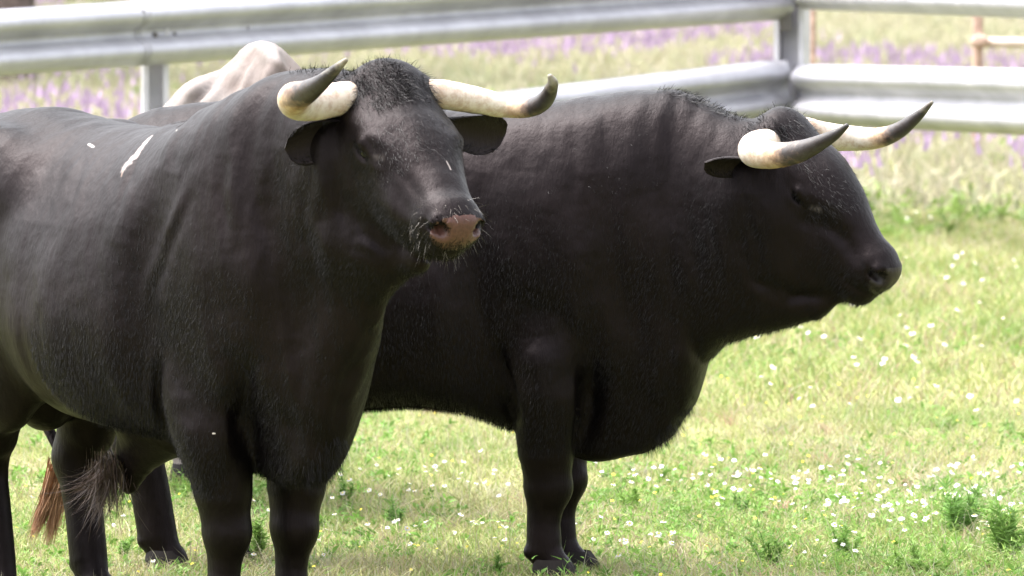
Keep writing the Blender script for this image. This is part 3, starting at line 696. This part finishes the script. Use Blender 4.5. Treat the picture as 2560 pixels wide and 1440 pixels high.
for k, (px_, py_) in enumerate(((78, 1352), (118, 1368))):
    tip = B1.L(px_, py_, 19.62); root = B1.L(150 + 14 * k, 1165, 19.6)
    n_ = 420; rt = root + rng.normal(0, .014, (n_, 3)); mid = rng.normal(0, .012, (n_, 3)); dd = tip + rng.normal(0, .010, (n_, 3)) - rt; L_ = np.linalg.norm(dd, axis=1)
    Vt, Ft = strands(rt, dd / L_[:, None], L_ * rng.uniform(.6, 1.04, n_), .0030, mid, seg=6, jit=.012)
    np_mesh('tail_tuft', Vt, Ft, M['rust_hair'], tail, smooth=False)
V, F, t = tube([(-1.30, 0, 1.20), (-1.40, 0, 1.05), (-1.39, .02, .70), (-1.33, .02, .42)], [.04, .03, .022, .012], 12, 30)
tail = np_mesh('tail', V, F, M['black_coat'], B2.root)
o = brush(B2, 'tail_tuft', (-1.33, .02, .45), 300, (0, 0, -1), .22, .003, (0, 0, 0), M['black_hair'], .1, .012); o.parent = tail

# ---- pale steer standing behind them, facing the camera with its head lowered
ST = Beast(645, 22.0, 68, 1.0)
ST.S.add(loft([(-1.34, .98, .80, .09, .1, 0), (-1.26, 1.02, .72, .13, .1, 0), (-1.05, 1.05, .60, .18, .25, 0), (-.75, 1.06, .56, .22, .25, 0), (-.4, 1.13, .54, .26, .35, 0), (-.12, 1.32, .52, .28, .45, 0),
    (.0, 1.41, .50, .29, .45, 0), (.10, 1.42, .50, .28, .45, 0), (.22, 1.36, .52, .23, .45, 0), (.36, 1.20, .56, .14, .2, 0), (.50, 1.04, .56, .11, .0, 0), (.62, .92, .56, .09, 0, 0)]), .04)
ST.S.add(ell((.05, -.01, 1.365), (.20, .045, .07)), .05); ST.S.add(chain([(.0, -.03, 1.39), (-.02, -.12, 1.31), (-.04, -.22, 1.22)], [.02, .03, .03]), .03)
for v in (-1, 1):
    ST.S.add(ell((-.02, .15 * v, 1.16), (.15, .15, .175)), .035); ST.S.add(ell((-.02, .245 * v, 1.11), (.13, .11, .14)), .03)
ST.legs(fx=(0, 0), hx=(-1.08, -1.08), fy=.115, low=.12)
ST.head_frame((.50, 0, .98), 68, 60, 0, 1.0); ST.head()
ST.build('pale_steer', 'pale dusty steer mostly hidden behind the two black bulls, only its withers showing', 'steer', M['pale_coat'], hgt=.011,
    ridges=[([(552, 186), (520, 215), (480, 250), (430, 290)], -.030, 6), ([(640, 118), (600, 170), (560, 260)], -.018, 7), ([(655, 112), (680, 170), (640, 250)], .020, 8), ([(700, 122), (745, 190)], -.014, 7), ([(610, 145), (560, 205), (520, 262)], .016, 7),
        ([(630, 160), (610, 220), (590, 260)], .012, 5), ([(665, 150), (700, 180), (720, 220)], -.012, 6), ([(500, 200), (460, 240)], .010, 6), ([(655, 190), (620, 250)], -.010, 5)], nose=M['nose_brown'])
for v in (-1, 1):
    ST.eye(v); hoof(ST, .005, .115 * v); hoof(ST, -1.07, .14 * v)
    V, F = ear_mesh(ST.h(.085, .105 * v, -.095), ST.h(.12, .24 * v, -.10), ST.H[:, 0], .05); np_mesh('ear', V, F, M['pale_coat'], ST.root)
    V, F, t = tube([ST.h(.03, .06 * v, -.05), ST.h(.02, .16 * v, -.05), ST.h(-.02, .24 * v, .0), ST.h(-.10, .27 * v, .05)], [.032, .028, .02, .005], 16, 30)
    np_mesh('horn', V, F, M['horn'], ST.root, attrs={'t': t})
V, F, t = tube([(-1.28, 0, .98), (-1.37, 0, .88), (-1.37, 0, .6), (-1.35, 0, .4)], [.035, .028, .02, .012], 12, 30); np_mesh('tail', V, F, M['pale_coat'], ST.root)

# ------------------------------------------------------------------ ground
V = np.array([(-400, -200, 0), (400, -200, 0), (400, 1500, 0), (-400, 1500, 0)], float)
gm, nt, b = new_mat('meadow_soil')
tc = N(nt, 'ShaderNodeTexCoord'); n1 = N(nt, 'ShaderNodeTexNoise', Scale=.8, Detail=8.0, Roughness=.7); nt.links.new(tc.outputs['Object'], n1.inputs['Vector'])
cr = ramp(nt, [(.3, (.085, .10, .035)), (.5, (.135, .14, .055)), (.7, (.18, .165, .085))]); nt.links.new(n1.outputs['Fac'], cr.inputs[0]); nt.links.new(cr.outputs[0], b.inputs['Base Color'])
b.inputs['Roughness'].default_value = 1; b.inputs['Specular IOR Level'].default_value = .1
tag(np_mesh('ground', V, np.array([[0, 1, 2, 3]]), gm, smooth=False), kind='structure')

# ------------------------------------------------------------------ grass and flowers
PAL = {'straw': (.310, .272, .168), 'yellow': (.285, .285, .118), 'lime': (.245, .272, .092), 'green': (.165, .230, .066), 'dry': (.285, .19, .13), 'pale': (.32, .31, .21)}
def pick(x, y, far=0.0):
    n = len(x); a = fbm(x * .9, y * .35, 21, 3); c = fbm(x * 2.3, y * .9, 33, 3); q = rng.random(n)
    g = a * .55 + c * .45 + rng.normal(0, .10, n)
    ks = np.zeros((n, 3)); P_ = {k: np.array(v) for k, v in PAL.items()}
    ks[:] = P_['yellow']
    for lo, k in ((.37, 'straw'), (.44, 'yellow'), (.51, 'lime'), (.60, 'green')): ks[g > lo] = P_[k]
    ks[g <= .37] = P_['pale']; ks[q < .14] = P_['straw']; ks[(q > .14) & (q < .17)] = P_['dry']; ks[q > .93] = P_['lime']
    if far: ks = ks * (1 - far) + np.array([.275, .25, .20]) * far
    return ks * rng.uniform(.75, 1.2, (n, 1))
def scatter(x0, x1, y0, y1, n, taper=True):
    y = np.sqrt(rng.uniform(y0 ** 2, y1 ** 2, n)) if taper else rng.uniform(y0, y1, n)
    x = rng.uniform(x0, x1, n) * (y / y0 if taper else 1); return x, y
Vg, Fg, Cg, off = [], [], [], 0
def blades(x, y, h, w, col, lean=.45, seg=3):
    global off
    n = len(x); root = np.stack([x, y, np.zeros(n) - .004], 1)
    d = np.stack([rng.normal(0, lean * .5, n), rng.normal(0, lean * .5, n), np.ones(n)], 1)
    bend = rng.normal(0, lean, (n, 3)); bend[:, 2] = -.25
    V, (q, t) = strands(root, d, h, w, bend, seg=seg, jit=.05)
    Vg.append(V); Fg.append((q + off, t + off)); Cg.append(np.repeat(col, V.shape[0] // n, 0)); off += len(V)
def flush(name, mat, label=None, kind='stuff', cat=None):
    global off
    F = [np.concatenate([f[0] for f in Fg]), np.concatenate([f[1] for f in Fg])]
    o = np_mesh(name, np.concatenate(Vg), F, mat, smooth=False, attrs={'col': np.concatenate(Cg)})
    Vg.clear(); Fg.clear(); Cg.clear(); off = 0
    return tag(o, label, cat, kind=kind)
def hmap(x, y):
    near_ = np.exp(-(((x - .12) / .3) ** 2 + ((y - 19.7) / .35) ** 2))
    return (.45 + 1.1 * fbm(x * 1.6, y * .8, 51, 2)) * (1 - .55 * near_)
x, y = scatter(-2.6, 2.6, 17.6, 26, 150000); blades(x, y, rng.uniform(.025, .075, len(x)) * hmap(x, y), .0042, pick(x, y))
x, y = scatter(-2.6, 2.6, 17.6, 26, 6000); blades(x, y, rng.uniform(.08, .16, len(x)) * hmap(x, y), .0028, np.tile(PAL['pale'], (len(x), 1)) * rng.uniform(.8, 1.1, (len(x), 1)), .25)
for hx_, hy_ in [(float(B.W((a_, b_, 0))[0]), float(B.W((a_, b_, 0))[1])) for B in (B1, B2) for a_, b_ in ((.03, .12), (.03, -.12), (-1.05, .14), (-1.05, -.14))]:
    n_ = 600; x, y = hx_ + rng.normal(0, .10, n_), hy_ - .06 + rng.normal(0, .10, n_); blades(x, y, rng.uniform(.03, .065, n_), .0038, pick(x, y))
xc, yc = scatter(-2.6, 2.6, 17.6, 26, 700); k_ = 26                                # taller clumps
x = np.repeat(xc, k_) + rng.normal(0, .022, len(xc) * k_); y = np.repeat(yc, k_) + rng.normal(0, .03, len(xc) * k_)
blades(x, y, rng.uniform(.05, .11, len(x)), .0040, np.repeat(pick(xc, yc), k_, 0) * rng.uniform(.7, 1.25, (len(x), 1)), .6)
x, y = scatter(-3.4, 3.4, 26, 40, 110000); blades(x, y, rng.uniform(.04, .12, len(x)) * hmap(x, y), .008, pick(x, y), seg=2)
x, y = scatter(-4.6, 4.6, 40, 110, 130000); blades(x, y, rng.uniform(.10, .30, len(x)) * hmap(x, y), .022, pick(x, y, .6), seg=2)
def side(x, y, lim): m = np.abs(x) > lim * y; return x[m], y[m]
x, y = scatter(-9, 9, 12, 26, 75000); m = (np.abs(x) > 2.6 * y / 17.6 - .1) | (y < 17.8); x, y = x[m], y[m]; blades(x, y, rng.uniform(.05, .12, len(x)), .011, pick(x, y), seg=2)
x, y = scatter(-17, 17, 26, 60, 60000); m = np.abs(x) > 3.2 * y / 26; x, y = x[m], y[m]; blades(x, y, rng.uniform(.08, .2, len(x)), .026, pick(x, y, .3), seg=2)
flush('grass', M['grass'], 'sunlit yellow green meadow grass with straw coloured stalks', cat='grass')
# broad-leaved weeds low in the grass: lobed leaf rosettes
def weeds(x, y, s, col):
    n = len(x); k = 9
    X = np.repeat(x, k); Y = np.repeat(y, k); a = rng.uniform(0, 2 * np.pi, n * k); S_ = np.repeat(s, k)
    el = rng.uniform(.25, 1.3, n * k); L = S_ * rng.uniform(.5, 1, n * k); z0 = rng.uniform(0, .5, n * k) * S_
    d = np.stack([np.cos(a) * np.cos(el), np.sin(a) * np.cos(el), np.sin(el)], 1)
    global off
    V, (q, t) = strands(np.stack([X, Y, z0], 1), d, L, L * .34, np.stack([0 * X, 0 * X, -.35 + 0 * X], 1), seg=3, jit=.2)
    # leaves widest in the middle
    m = V.shape[0] // (n * k); Vr = V.reshape(-1, m, 3); c = (Vr[:, 0] + Vr[:, 1]) / 2; Vr[:, 0] = c + (Vr[:, 0] - c) * .15; Vr[:, 1] = c + (Vr[:, 1] - c) * .15
    Vg.append(Vr.reshape(-1, 3)); Fg.append((q + off, t + off)); Cg.append(np.repeat(np.repeat(col, k, 0) * rng.uniform(.8, 1.25, (n * k, 1)), m, 0)); off += len(V)
x, y = scatter(-2.6, 2.6, 17.8, 30, 9000); m = fbm(x * 1.4, y * .6, 77, 3) > .47; x, y = x[m], y[m]
weeds(x, y, rng.uniform(.02, .055, len(x)), np.array([.125, .24, .045]) * rng.uniform(.7, 1.3, (len(x), 1)))
x, y = scatter(-3.2, 3.2, 30, 60, 3500); m = fbm(x * .8, y * .3, 78, 3) > .50; x, y = x[m], y[m]
weeds(x, y, rng.uniform(.07, .16, len(x)), np.array([.16, .23, .06]) * rng.uniform(.8, 1.3, (len(x), 1)))
for _ in range(260):                                              # fine-leaved mayweed clumps among the daisies
    cx_, cy_ = (rng.uniform(.3, 1.8), rng.uniform(19.9, 22.4)) if _ < 170 else (rng.uniform(-1.9, 1.9), rng.uniform(19.2, 24.5))
    nl = 70; rr_ = rng.uniform(.03, .08); hh = rng.uniform(.03, .085); p3 = np.stack([cx_ + rng.normal(0, rr_, nl), cy_ + rng.normal(0, rr_, nl), np.abs(rng.normal(0, hh * .45, nl))], 1)
    d3 = rng.normal(0, 1, (nl, 3)); d3[:, 2] = np.abs(d3[:, 2]) + .2
    V_, (q_, t_) = strands(p3, d3, rng.uniform(.015, .035, nl), .0042, rng.normal(0, .2, (nl, 3)), seg=2, jit=.1)
    cbase = np.array([[.14, .25, .05], [.19, .28, .07], [.11, .21, .045]][_ % 3])
    Vg.append(V_); Fg.append((q_ + off, t_ + off)); Cg.append(np.repeat(cbase * rng.uniform(.7, 1.35, (nl, 1)), len(V_) // nl, 0)); off += len(V_)
flush('ground_weeds', M['grass'], 'low bright green broad leaved weeds scattered through the grass', cat='weeds')

def discs(P_, r, nrm, col, petals=9, centre=(.75, .55, .03)):
    "flower heads: a ring of petals and a raised centre"
    Vs, Fs, Cs, o = [], [], [], 0
    for p, rr, nn in zip(P_, r, nrm):
        nn = nn / np.linalg.norm(nn); a = np.cross(nn, [0, 0, 1.] if abs(nn[2]) < .9 else [1., 0, 0]); a /= np.linalg.norm(a); b_ = np.cross(nn, a); ph = rng.uniform(0, 6)
        for k in range(petals):
            t = ph + 2 * np.pi * k / petals
            d = a * math.cos(t) + b_ * math.sin(t); e = -a * math.sin(t) + b_ * math.cos(t); dr = rng.uniform(-.5, .05) * nn
            Vs += [p + d * rr * .25, p + d * rr * .65 + e * rr * .30 + dr * rr * .5, p + d * rr + dr * rr, p + d * rr * .65 - e * rr * .30 + dr * rr * .5]
            Cs += [col] * 4; Fs.append([o, o + 1, o + 2, o + 3]); o += 4
        for k in range(6):
            t, t2 = k * np.pi / 3, (k + 1) * np.pi / 3
            Vs += [p + nn * rr * .22, p + (a * math.cos(t) + b_ * math.sin(t)) * rr * .34 + nn * rr * .02, p + (a * math.cos((t + t2) / 2) + b_ * math.sin((t + t2) / 2)) * rr * .35 + nn * rr * .02, p + (a * math.cos(t2) + b_ * math.sin(t2)) * rr * .34 + nn * rr * .02]
            Cs += [centre] * 4; Fs.append([o, o + 1, o + 2, o + 3]); o += 4
    return np.array(Vs), np.array(Fs), np.array(Cs)
def daisy_patch(n, x0, x1, y0, y1, hmin, hmax, r0, r1, thr):
    x, y = scatter(x0, x1, y0, y1, n, False); m = fbm(x * 1.5 + 9, y * .9, 91, 2) > thr; x, y = x[m], y[m]
    return np.stack([x, y, rng.uniform(hmin, hmax, len(x))], 1), rng.uniform(r0, r1, len(x))
sets = [daisy_patch(330, .15, 1.7, 20.0, 23.0, .04, .11, .005, .0115, .42), daisy_patch(150, -.55, .3, 20.2, 23.5, .05, .11, .006, .010, .40),
        daisy_patch(40, -1.7, -.5, 19.5, 23, .04, .09, .006, .009, .3), daisy_patch(200, .9, 2.9, 25, 38, .07, .18, .009, .014, .45), daisy_patch(160, 1.7, 4, 19, 24, .05, .12, .007, .011, .4), daisy_patch(120, -4, -1.7, 19, 24, .05, .12, .007, .011, .4)]
sets.append(daisy_patch(70, .75, 1.75, 19.9, 21.6, .05, .13, .007, .012, .35))
PP = np.concatenate([a for a, b_ in sets]); RR = np.concatenate([b_ for a, b_ in sets])
nn = np.stack([rng.normal(0, .35, len(PP)), rng.normal(-.35, .35, len(PP)), np.ones(len(PP))], 1)
Vd, Fd, Cd = discs(PP, RR, nn, (.62, .60, .62))
stem = np.stack([PP[:, 0] + rng.normal(0, .01, len(PP)), PP[:, 1] + rng.normal(0, .01, len(PP)), 0 * PP[:, 2]], 1); dv = PP - stem; Ls = np.linalg.norm(dv, axis=1)
Vs_, (q_, t_) = strands(stem, dv / Ls[:, None], Ls, .003, np.zeros((len(PP), 3)), seg=3, jit=0.001)
tag(np_mesh('daisies', np.concatenate([Vd, Vs_]), [np.concatenate([Fd, q_ + len(Vd)]), t_ + len(Vd)], M['petal'], smooth=False, attrs={'col': np.concatenate([Cd, np.tile([.2, .32, .06], (len(Vs_), 1))])}),
    'small white daisies with yellow centres dotted through the grass', 'daisies', kind='stuff')
# small yellow flowers
x, y = scatter(-2.2, 2.2, 18.5, 27, 420); pp = np.stack([x, y, rng.uniform(.04, .10, len(x))], 1)
Vd, Fd, Cd = discs(pp, rng.uniform(.004, .007, len(x)), np.stack([rng.normal(0, .3, len(x)), rng.normal(-.4, .3, len(x)), np.ones(len(x))], 1), (.80, .66, .06), 5)
tag(np_mesh('yellow_flowers', Vd, Fd, M['petal'], smooth=False, attrs={'col': Cd}), 'tiny yellow flowers dotted through the grass', 'flowers', kind='stuff')
# purple flower spikes in the field beyond the fence
x, y = scatter(-4.4, 4.4, 41, 110, 60000); m = (fbm(x * .8, y * .22, 14, 3) + rng.normal(0, .07, len(x)) + np.clip((56 - y) / 60, 0, .12)) > .585; m &= rng.random(len(x)) < .75; x, y = x[m], y[m]; n = len(x)
col = np.array([.285, .205, .31]) * rng.uniform(.8, 1.3, (n, 1))
V_, (q_, t_) = strands(np.stack([x, y, rng.uniform(.16, .26, n)], 1), np.stack([rng.normal(0, .15, n), rng.normal(0, .15, n), np.ones(n)], 1), rng.uniform(.06, .11, n), .040, np.zeros((n, 3)), seg=2, jit=.05)
tag(np_mesh('purple_flowers', V_, [q_, t_], M['petal'], smooth=False, attrs={'col': np.repeat(col, len(V_) // n, 0)}), 'drifts of purple flowers in the field beyond the rail fence', 'flowers', kind='stuff')

# ---- single feathery plants that stand out of the grass
def feathery(px, py, hgt, wid, n, col, label):
    D = CAMZ / math.tan(math.atan((py - 720) / FPX) + R(PITCH)); o = P(px, py, D); o[2] = 0
    ns = max(5, n // 60); a = rng.uniform(0, 2 * np.pi, ns); tilt = rng.uniform(.05, .9, ns) * wid / hgt
    sd3 = np.stack([np.cos(a) * tilt, np.sin(a) * tilt, np.ones(ns)], 1); sl = hgt * rng.uniform(.6, 1.05, ns)
    r0 = np.stack([rng.normal(0, wid * .12, ns), rng.normal(0, wid * .12, ns), np.zeros(ns)], 1)
    Vs1, F1 = strands(r0, sd3, sl, .0035, np.zeros((ns, 3)), seg=3, jit=.01)
    k = rng.integers(0, ns, n); t = rng.uniform(.15, 1, n)[:, None]; dn = sd3 / np.linalg.norm(sd3, axis=1, keepdims=True)
    c = r0[k] + dn[k] * sl[k][:, None] * t
    dl = rng.normal(0, 1, (n, 3)); dl[:, 2] = np.abs(dl[:, 2]) * .6 + .1
    Vl, Fl = strands(c, dl, hgt * .26 * rng.uniform(.5, 1.2, n), .0048, rng.normal(0, .3, (n, 3)), seg=2, jit=.1)
    V, F = merge([(Vs1, F1), (Vl, [f for f in Fl])])
    cc = np.concatenate([np.tile(np.array(col) * .9, (len(Vs1), 1)), np.repeat(np.array(col) * rng.uniform(.65, 1.4, (n, 1)), len(Vl) // n, 0)])
    m = np_mesh('feathery_plant', V, F, M['grass'], smooth=False, attrs={'col': cc}); m.location = o
    tag(m, label, 'plant', 'feathery green plants standing out of the grass')
GC = (.14, .25, .055); GD = (.115, .225, .05); GL = (.175, .29, .065)
for a_ in ((2400, 1345, .16, .16, 900, GD, 'large dark feathery green plant under the white daisies at the right edge'),
           (2520, 1400, .17, .15, 900, GC, 'feathery green plant in the bottom right corner of the meadow'),
           (2300, 1440, .10, .16, 700, GL, 'low pale lime plant spreading along the bottom edge at the right'),
           (2115, 1400, .10, .10, 500, GC, 'mid green plant left of the low pale lime plant'),
           (1925, 1420, .10, .10, 500, GC, 'feathery plant halfway between the right bull hooves and the bottom right corner'),
           (1850, 1290, .07, .04, 160, GD, 'small upright dark green sprig among daisies right of the right bull legs'),
           (1585, 1280, .08, .09, 320, GL, 'pale feathery plant just right of the right bull far foreleg'),
           (985, 1320, .085, .04, 260, GD, 'small upright dark green sprig under the right bull belly'),
           (860, 1260, .08, .06, 260, GC, 'green tuft just right of the left bull forelegs'),
           (648, 1400, .12, .05, 420, GL, 'bright green tuft showing between the left bull forelegs'),
           (1230, 1440, .06, .10, 300, GC, 'low green plant just left of the right bull hooves'),
           (2445, 560, .13, .12, 300, GL, 'bright green plant farthest back, below the fence at the right edge'),
           (300, 1400, .08, .07, 260, GC, 'green tuft below the left bull belly brush')):
    feathery(*a_)

# ------------------------------------------------------------------ guardrail fence
PROF = [(-.155, .0), (-.150, .020), (-.128, .052), (-.112, .072), (-.092, .082), (-.070, .080), (-.052, .066), (-.022, .012), (-.010, .003), (.010, .003), (.022, .012), (.052, .066), (.070, .080), (.092, .082), (.112, .072), (.128, .052), (.150, .020), (.155, .0)]
fence = empty('guardrail_fence', (float(P(1975, 300, 40.2)[0]), 40.2, 0))
tag(fence, 'metal fence of pale guardrail beams turning a corner behind the bulls', 'fence')
FO = np.array(fence.location)
def wbeam(a, b, taper=(0, 0), name='rail', th=.004, scale=1.06, z_off=0.0):
    "a, b: bottom edge points; the waves face the camera"
    a, b = np.array(a, float), np.array(b, float); ax = b - a; L = np.linalg.norm(ax); ax /= L
    nrm = np.cross(ax, [0, 0, 1.]); nrm /= np.linalg.norm(nrm)
    if nrm[1] > 0: nrm = -nrm
    up = np.cross(nrm, ax); up *= np.sign(up[2])
    ns = 30; ts = np.concatenate([np.linspace(0, .06, 8), np.linspace(.08, .92, ns - 16), np.linspace(.94, 1, 8)]); V = []
    for k, t in enumerate(ts):
        e = 1.0
        if taper[0]: e = min(e, .25 + .75 * min(1, t * L / .22) ** .6)
        if taper[1]: e = min(e, .25 + .75 * min(1, (1 - t) * L / .22) ** .6)
        for l in (0, 1):
            for z, d in PROF:
                V.append(a + ax * L * t + up * (.155 * scale + z * scale * (1 - .12 * (1 - e))) + nrm * (d * e - l * th + z_off) - FO)
    m = len(PROF); F = []
    for k in range(len(ts) - 1):
        for j in range(m - 1):
            p, q = k * 2 * m + j, (k + 1) * 2 * m + j
            F += [[p, q, q + 1, p + 1], [p + m, p + m + 1, q + m + 1, q + m]]
        for j in (0, m - 1): p, q = k * 2 * m + j, (k + 1) * 2 * m + j; F.append([p, p + m, q + m, q])
    for k in (0, len(ts) - 1):
        for j in range(m - 1): p = k * 2 * m + j; F.append([p, p + 1, p + m + 1, p + m])
    return np_mesh(name, np.array(V), np.array(F), M['galv'], fence)
def box(name, lo, hi, mat, parent=None, org=(0, 0, 0), rz=0.0, bev=.004):
    lo, hi = np.array(lo, float), np.array(hi, float); b_ = bev; V = []
    for z, e in ((lo[2], b_), (lo[2] + b_, 0), (hi[2] - b_, 0), (hi[2], b_)):
        for X, Y in ((lo[0] + e, lo[1] + b_ + e), (lo[0] + b_ + e, lo[1] + e), (hi[0] - b_ - e, lo[1] + e), (hi[0] - e, lo[1] + b_ + e), (hi[0] - e, hi[1] - b_ - e), (hi[0] - b_ - e, hi[1] - e), (lo[0] + b_ + e, hi[1] - e), (lo[0] + e, hi[1] - b_ - e)): V.append((X, Y, z))
    V = np.array(V); c = (lo + hi) / 2; c[2] = 0; Vr = V - c; V = np.stack([Vr[:, 0] * math.cos(rz) - Vr[:, 1] * math.sin(rz), Vr[:, 0] * math.sin(rz) + Vr[:, 1] * math.cos(rz), Vr[:, 2]], 1) + c
    F = [[k * 8 + j, k * 8 + (j + 1) % 8, (k + 1) * 8 + (j + 1) % 8, (k + 1) * 8 + j] for k in range(3) for j in range(8)]
    F += [[0, 3, 2, 1], [0, 7, 4, 3], [7, 6, 5, 4]]; F += [[24, 25, 26, 27], [24, 27, 28, 31], [31, 28, 29, 30]]
    return np_mesh(name, V - np.array(org), np.array(F), mat, parent, smooth=False)
DL, DC, DR = 35.6, 39.9, 35.4
def on(a, b, t): return a + (b - a) * t
UL1 = P(1955, 50, DC); UL0 = on(UL1, P(0, 190, DL), 2.2)                        # upper rail, left run (bottom edge)
def along(px):                                                                    # where the left run crosses the pixel column px
    ts = np.linspace(0, 1, 4000); X = UL0[0] + (UL1[0] - UL0[0]) * ts; Y = UL0[1] + (UL1[1] - UL0[1]) * ts
    return ts[np.argmin(np.abs(1280 + FPX * X / Y - px))]
ts_ = along(338)
wbeam(UL0, on(UL0, UL1, ts_ + .012)); wbeam(on(UL0, UL1, ts_), UL1, z_off=.007)
LL1 = P(1972, 293, DC); wbeam(on(LL1, P(0, 545, DL), 2.2), LL1, (0, 1))
UR0 = P(2006, 24, DC); wbeam(UR0, on(UR0, P(2560, 46, DR), 4.0))
LR0 = P(1990, 309, DC); wbeam(LR0, on(LR0, P(2560, 339, DR), 4.0), (1, 0))
# posts
def hpost(x, y, top, w=.13, dpt=.10, rz=0.0):
    "a channel post: two flanges and a web"
    V = []; prof = [(-w/2, -dpt/2), (-w/2 + .028, -dpt/2), (-w/2 + .028, -dpt/2 + .012), (-w/2 + .012, -dpt/2 + .012), (-w/2 + .012, dpt/2 - .012), (w/2 - .012, dpt/2 - .012), (w/2 - .012, -dpt/2 + .012), (w/2 - .028, -dpt/2 + .012), (w/2 - .028, -dpt/2), (w/2, -dpt/2), (w/2, dpt/2), (-w/2, dpt/2)]
    for z in (-.05, top):
        for a_, b_ in prof: V.append((x + a_ * math.cos(rz) - b_ * math.sin(rz), y + a_ * math.sin(rz) + b_ * math.cos(rz), z))
    n = len(prof); F = [[j, (j + 1) % n, n + (j + 1) % n, n + j] for j in range(n)]
    c = [[n, n + 1, n + 2, n + 3], [n, n + 3, n + 4, n + 11], [n + 4, n + 5, n + 10, n + 11], [n + 5, n + 6, n + 9, n + 10], [n + 6, n + 7, n + 8, n + 9]]
    return np_mesh('post', np.array(V) - FO, np.array(F + c), M['galv_post'], fence, smooth=False)
D3 = float(on(UL0, UL1, along(388))[1]); pl = P(388, 150, D3 + .07); hpost(pl[0], pl[1], pl[2] + .22, .13, .10, .12)
pc = P(1980, 100, DC + .02); hpost(pc[0], pc[1], pc[2] + .42, .17, .14, -.32)
pr_ = on(UR0, P(2560, 46, DR), 1.62); hpost(pr_[0], pr_[1] + .08, pr_[2] + .25, .13, .10, -.7)
for k_ in (1.42, 2.1): pb = on(UL1, P(0, 190, DL), k_); hpost(pb[0], pb[1] + .07, pb[2] + .22, .13, .10, .12)
for k_ in (2.8, 3.9): pb = on(UR0, P(2560, 46, DR), k_); hpost(pb[0], pb[1] + .08, pb[2] + .25, .13, .10, -.7)
wbeam(on(UL0, UL1, along(347)), on(UL0, UL1, along(482)), z_off=.016, name='splice_plate')
# splice bolts
for px_, py_, dd, rr in ((388, 88, .032, .016), (437, 85, .032, .010), (358, 26, .098, .009), (446, 18, .098, .009), (362, 62, .06, .008), (450, 57, .06, .008), (620, 70, .016, .007)):
    c = P(px_, py_, float(on(UL0, UL1, along(px_))[1]) - dd); bm_uv(fence, 'bolt', c - FO, rr, M['dark_steel'])
# brackets where the rails meet the corner post
b0 = P(1962, 32, DC - .02); box('bracket', b0 - [.03, .05, .10], b0 + [.035, .05, .05], M['dark_steel'], fence, FO)

# ------------------------------------------------------------------ rusty pipe gate beyond the fence
gate = empty('pipe_gate', P(2440, 300, 47)); gate.location.z = 0; GO = np.array(gate.location)
tag(gate, 'thin rusty pipe frame with a cream crossbar behind the fence at the right edge', 'gate')
def pipe(name, a, b_, r_, mat, par, O):
    V, F, t = tube([a - O, (a + b_) / 2 - O, b_ - O], [r_] * 3, 12, 8); return np_mesh(name, V, F, mat, par)
for px_, r_ in ((2444, .034), (2032, .020)):
    a = P(px_, 200, 47); a[2] = -.05; b_ = a.copy(); b_[2] = 2.3; pipe('post', a, b_, r_, M['rust'], gate, GO)
a = P(2456, 106, 46.95); b_ = a + np.array([2.2, -.3, -.02]); pipe('crossbar', a, b_, .032, M['cream_paint'], gate, GO)
cb = P(2450, 104, 46.9); bm_uv(gate, 'hinge', cb - GO, .06, M['rust'], (1, .6, .8))

# ------------------------------------------------------------------ trees and shrubs far behind
def tree(name, label, cat, px_, D, tr, h, crown_r, crown_z, seed, leaf=(.10, .14, .05), n=5000, group=None):
    o = P(px_, 300, D); o[2] = 0; e = empty(name, o); tag(e, label, cat, group)
    r_ = np.random.default_rng(seed)
    if tr:
        V, F, t = tube([(0, 0, -.1), (.03, 0, h * .3), (-.05, .05, h * .65), (.1, 0, h)], [tr * 1.35, tr, tr * .85, tr * .5], 16, 24); V = V * (1 + .05 * np.sin(V[:, 2:3] * 9 + np.arctan2(V[:, 1:2], V[:, 0:1]) * 3) * [1, 1, 0]); np_mesh('trunk', V, F, M['bark'], e)
    ctr = r_.normal(0, .55, (26, 3)) * crown_r * [1, 1, .55]; ctr[:, 2] += crown_z
    c = ctr[r_.integers(0, 26, n)] + r_.normal(0, .16, (n, 3)) * crown_r; c[:, 2] = np.maximum(c[:, 2], .05)
    s_ = .05 if crown_r < 2 else .09; a = r_.normal(0, 1, (n, 3)); a /= np.linalg.norm(a, axis=1, keepdims=True); b2 = np.cross(a, r_.normal(0, 1, (n, 3))); b2 /= np.linalg.norm(b2, axis=1, keepdims=True)
    V = np.stack([c - a * s_, c + b2 * s_ * .5, c + a * s_, c - b2 * s_ * .5], 1).reshape(-1, 3)
    col = np.array(leaf) * r_.uniform(.6, 1.6, (n, 1)); np_mesh('crown', V, np.arange(4 * n).reshape(-1, 4), M['grass'], e, smooth=False, attrs={'col': np.repeat(col, 4, 0)})
tree('tree', 'dark tree trunk standing in the field at the far left', 'tree', 15, 62, .20, 4.0, 2.6, 5.0, 3, (.07, .12, .03), 9000)
for i, (px_, D, r_, lb) in enumerate(((110, 93, .5, 'olive green shrub on the field edge, nearest the dark trunk'), (190, 96, .7, 'dark green shrub second from the dark trunk'), (320, 97, .6, 'dull brown green shrub right of the dark green one'))):
    tree('shrub', lb, 'shrub', px_, D, 0, 0, r_, .45, 10 + i, ((.13, .15, .06), (.05, .10, .03), (.17, .13, .09))[i], 1800, 'shrubs along the far edge of the field')
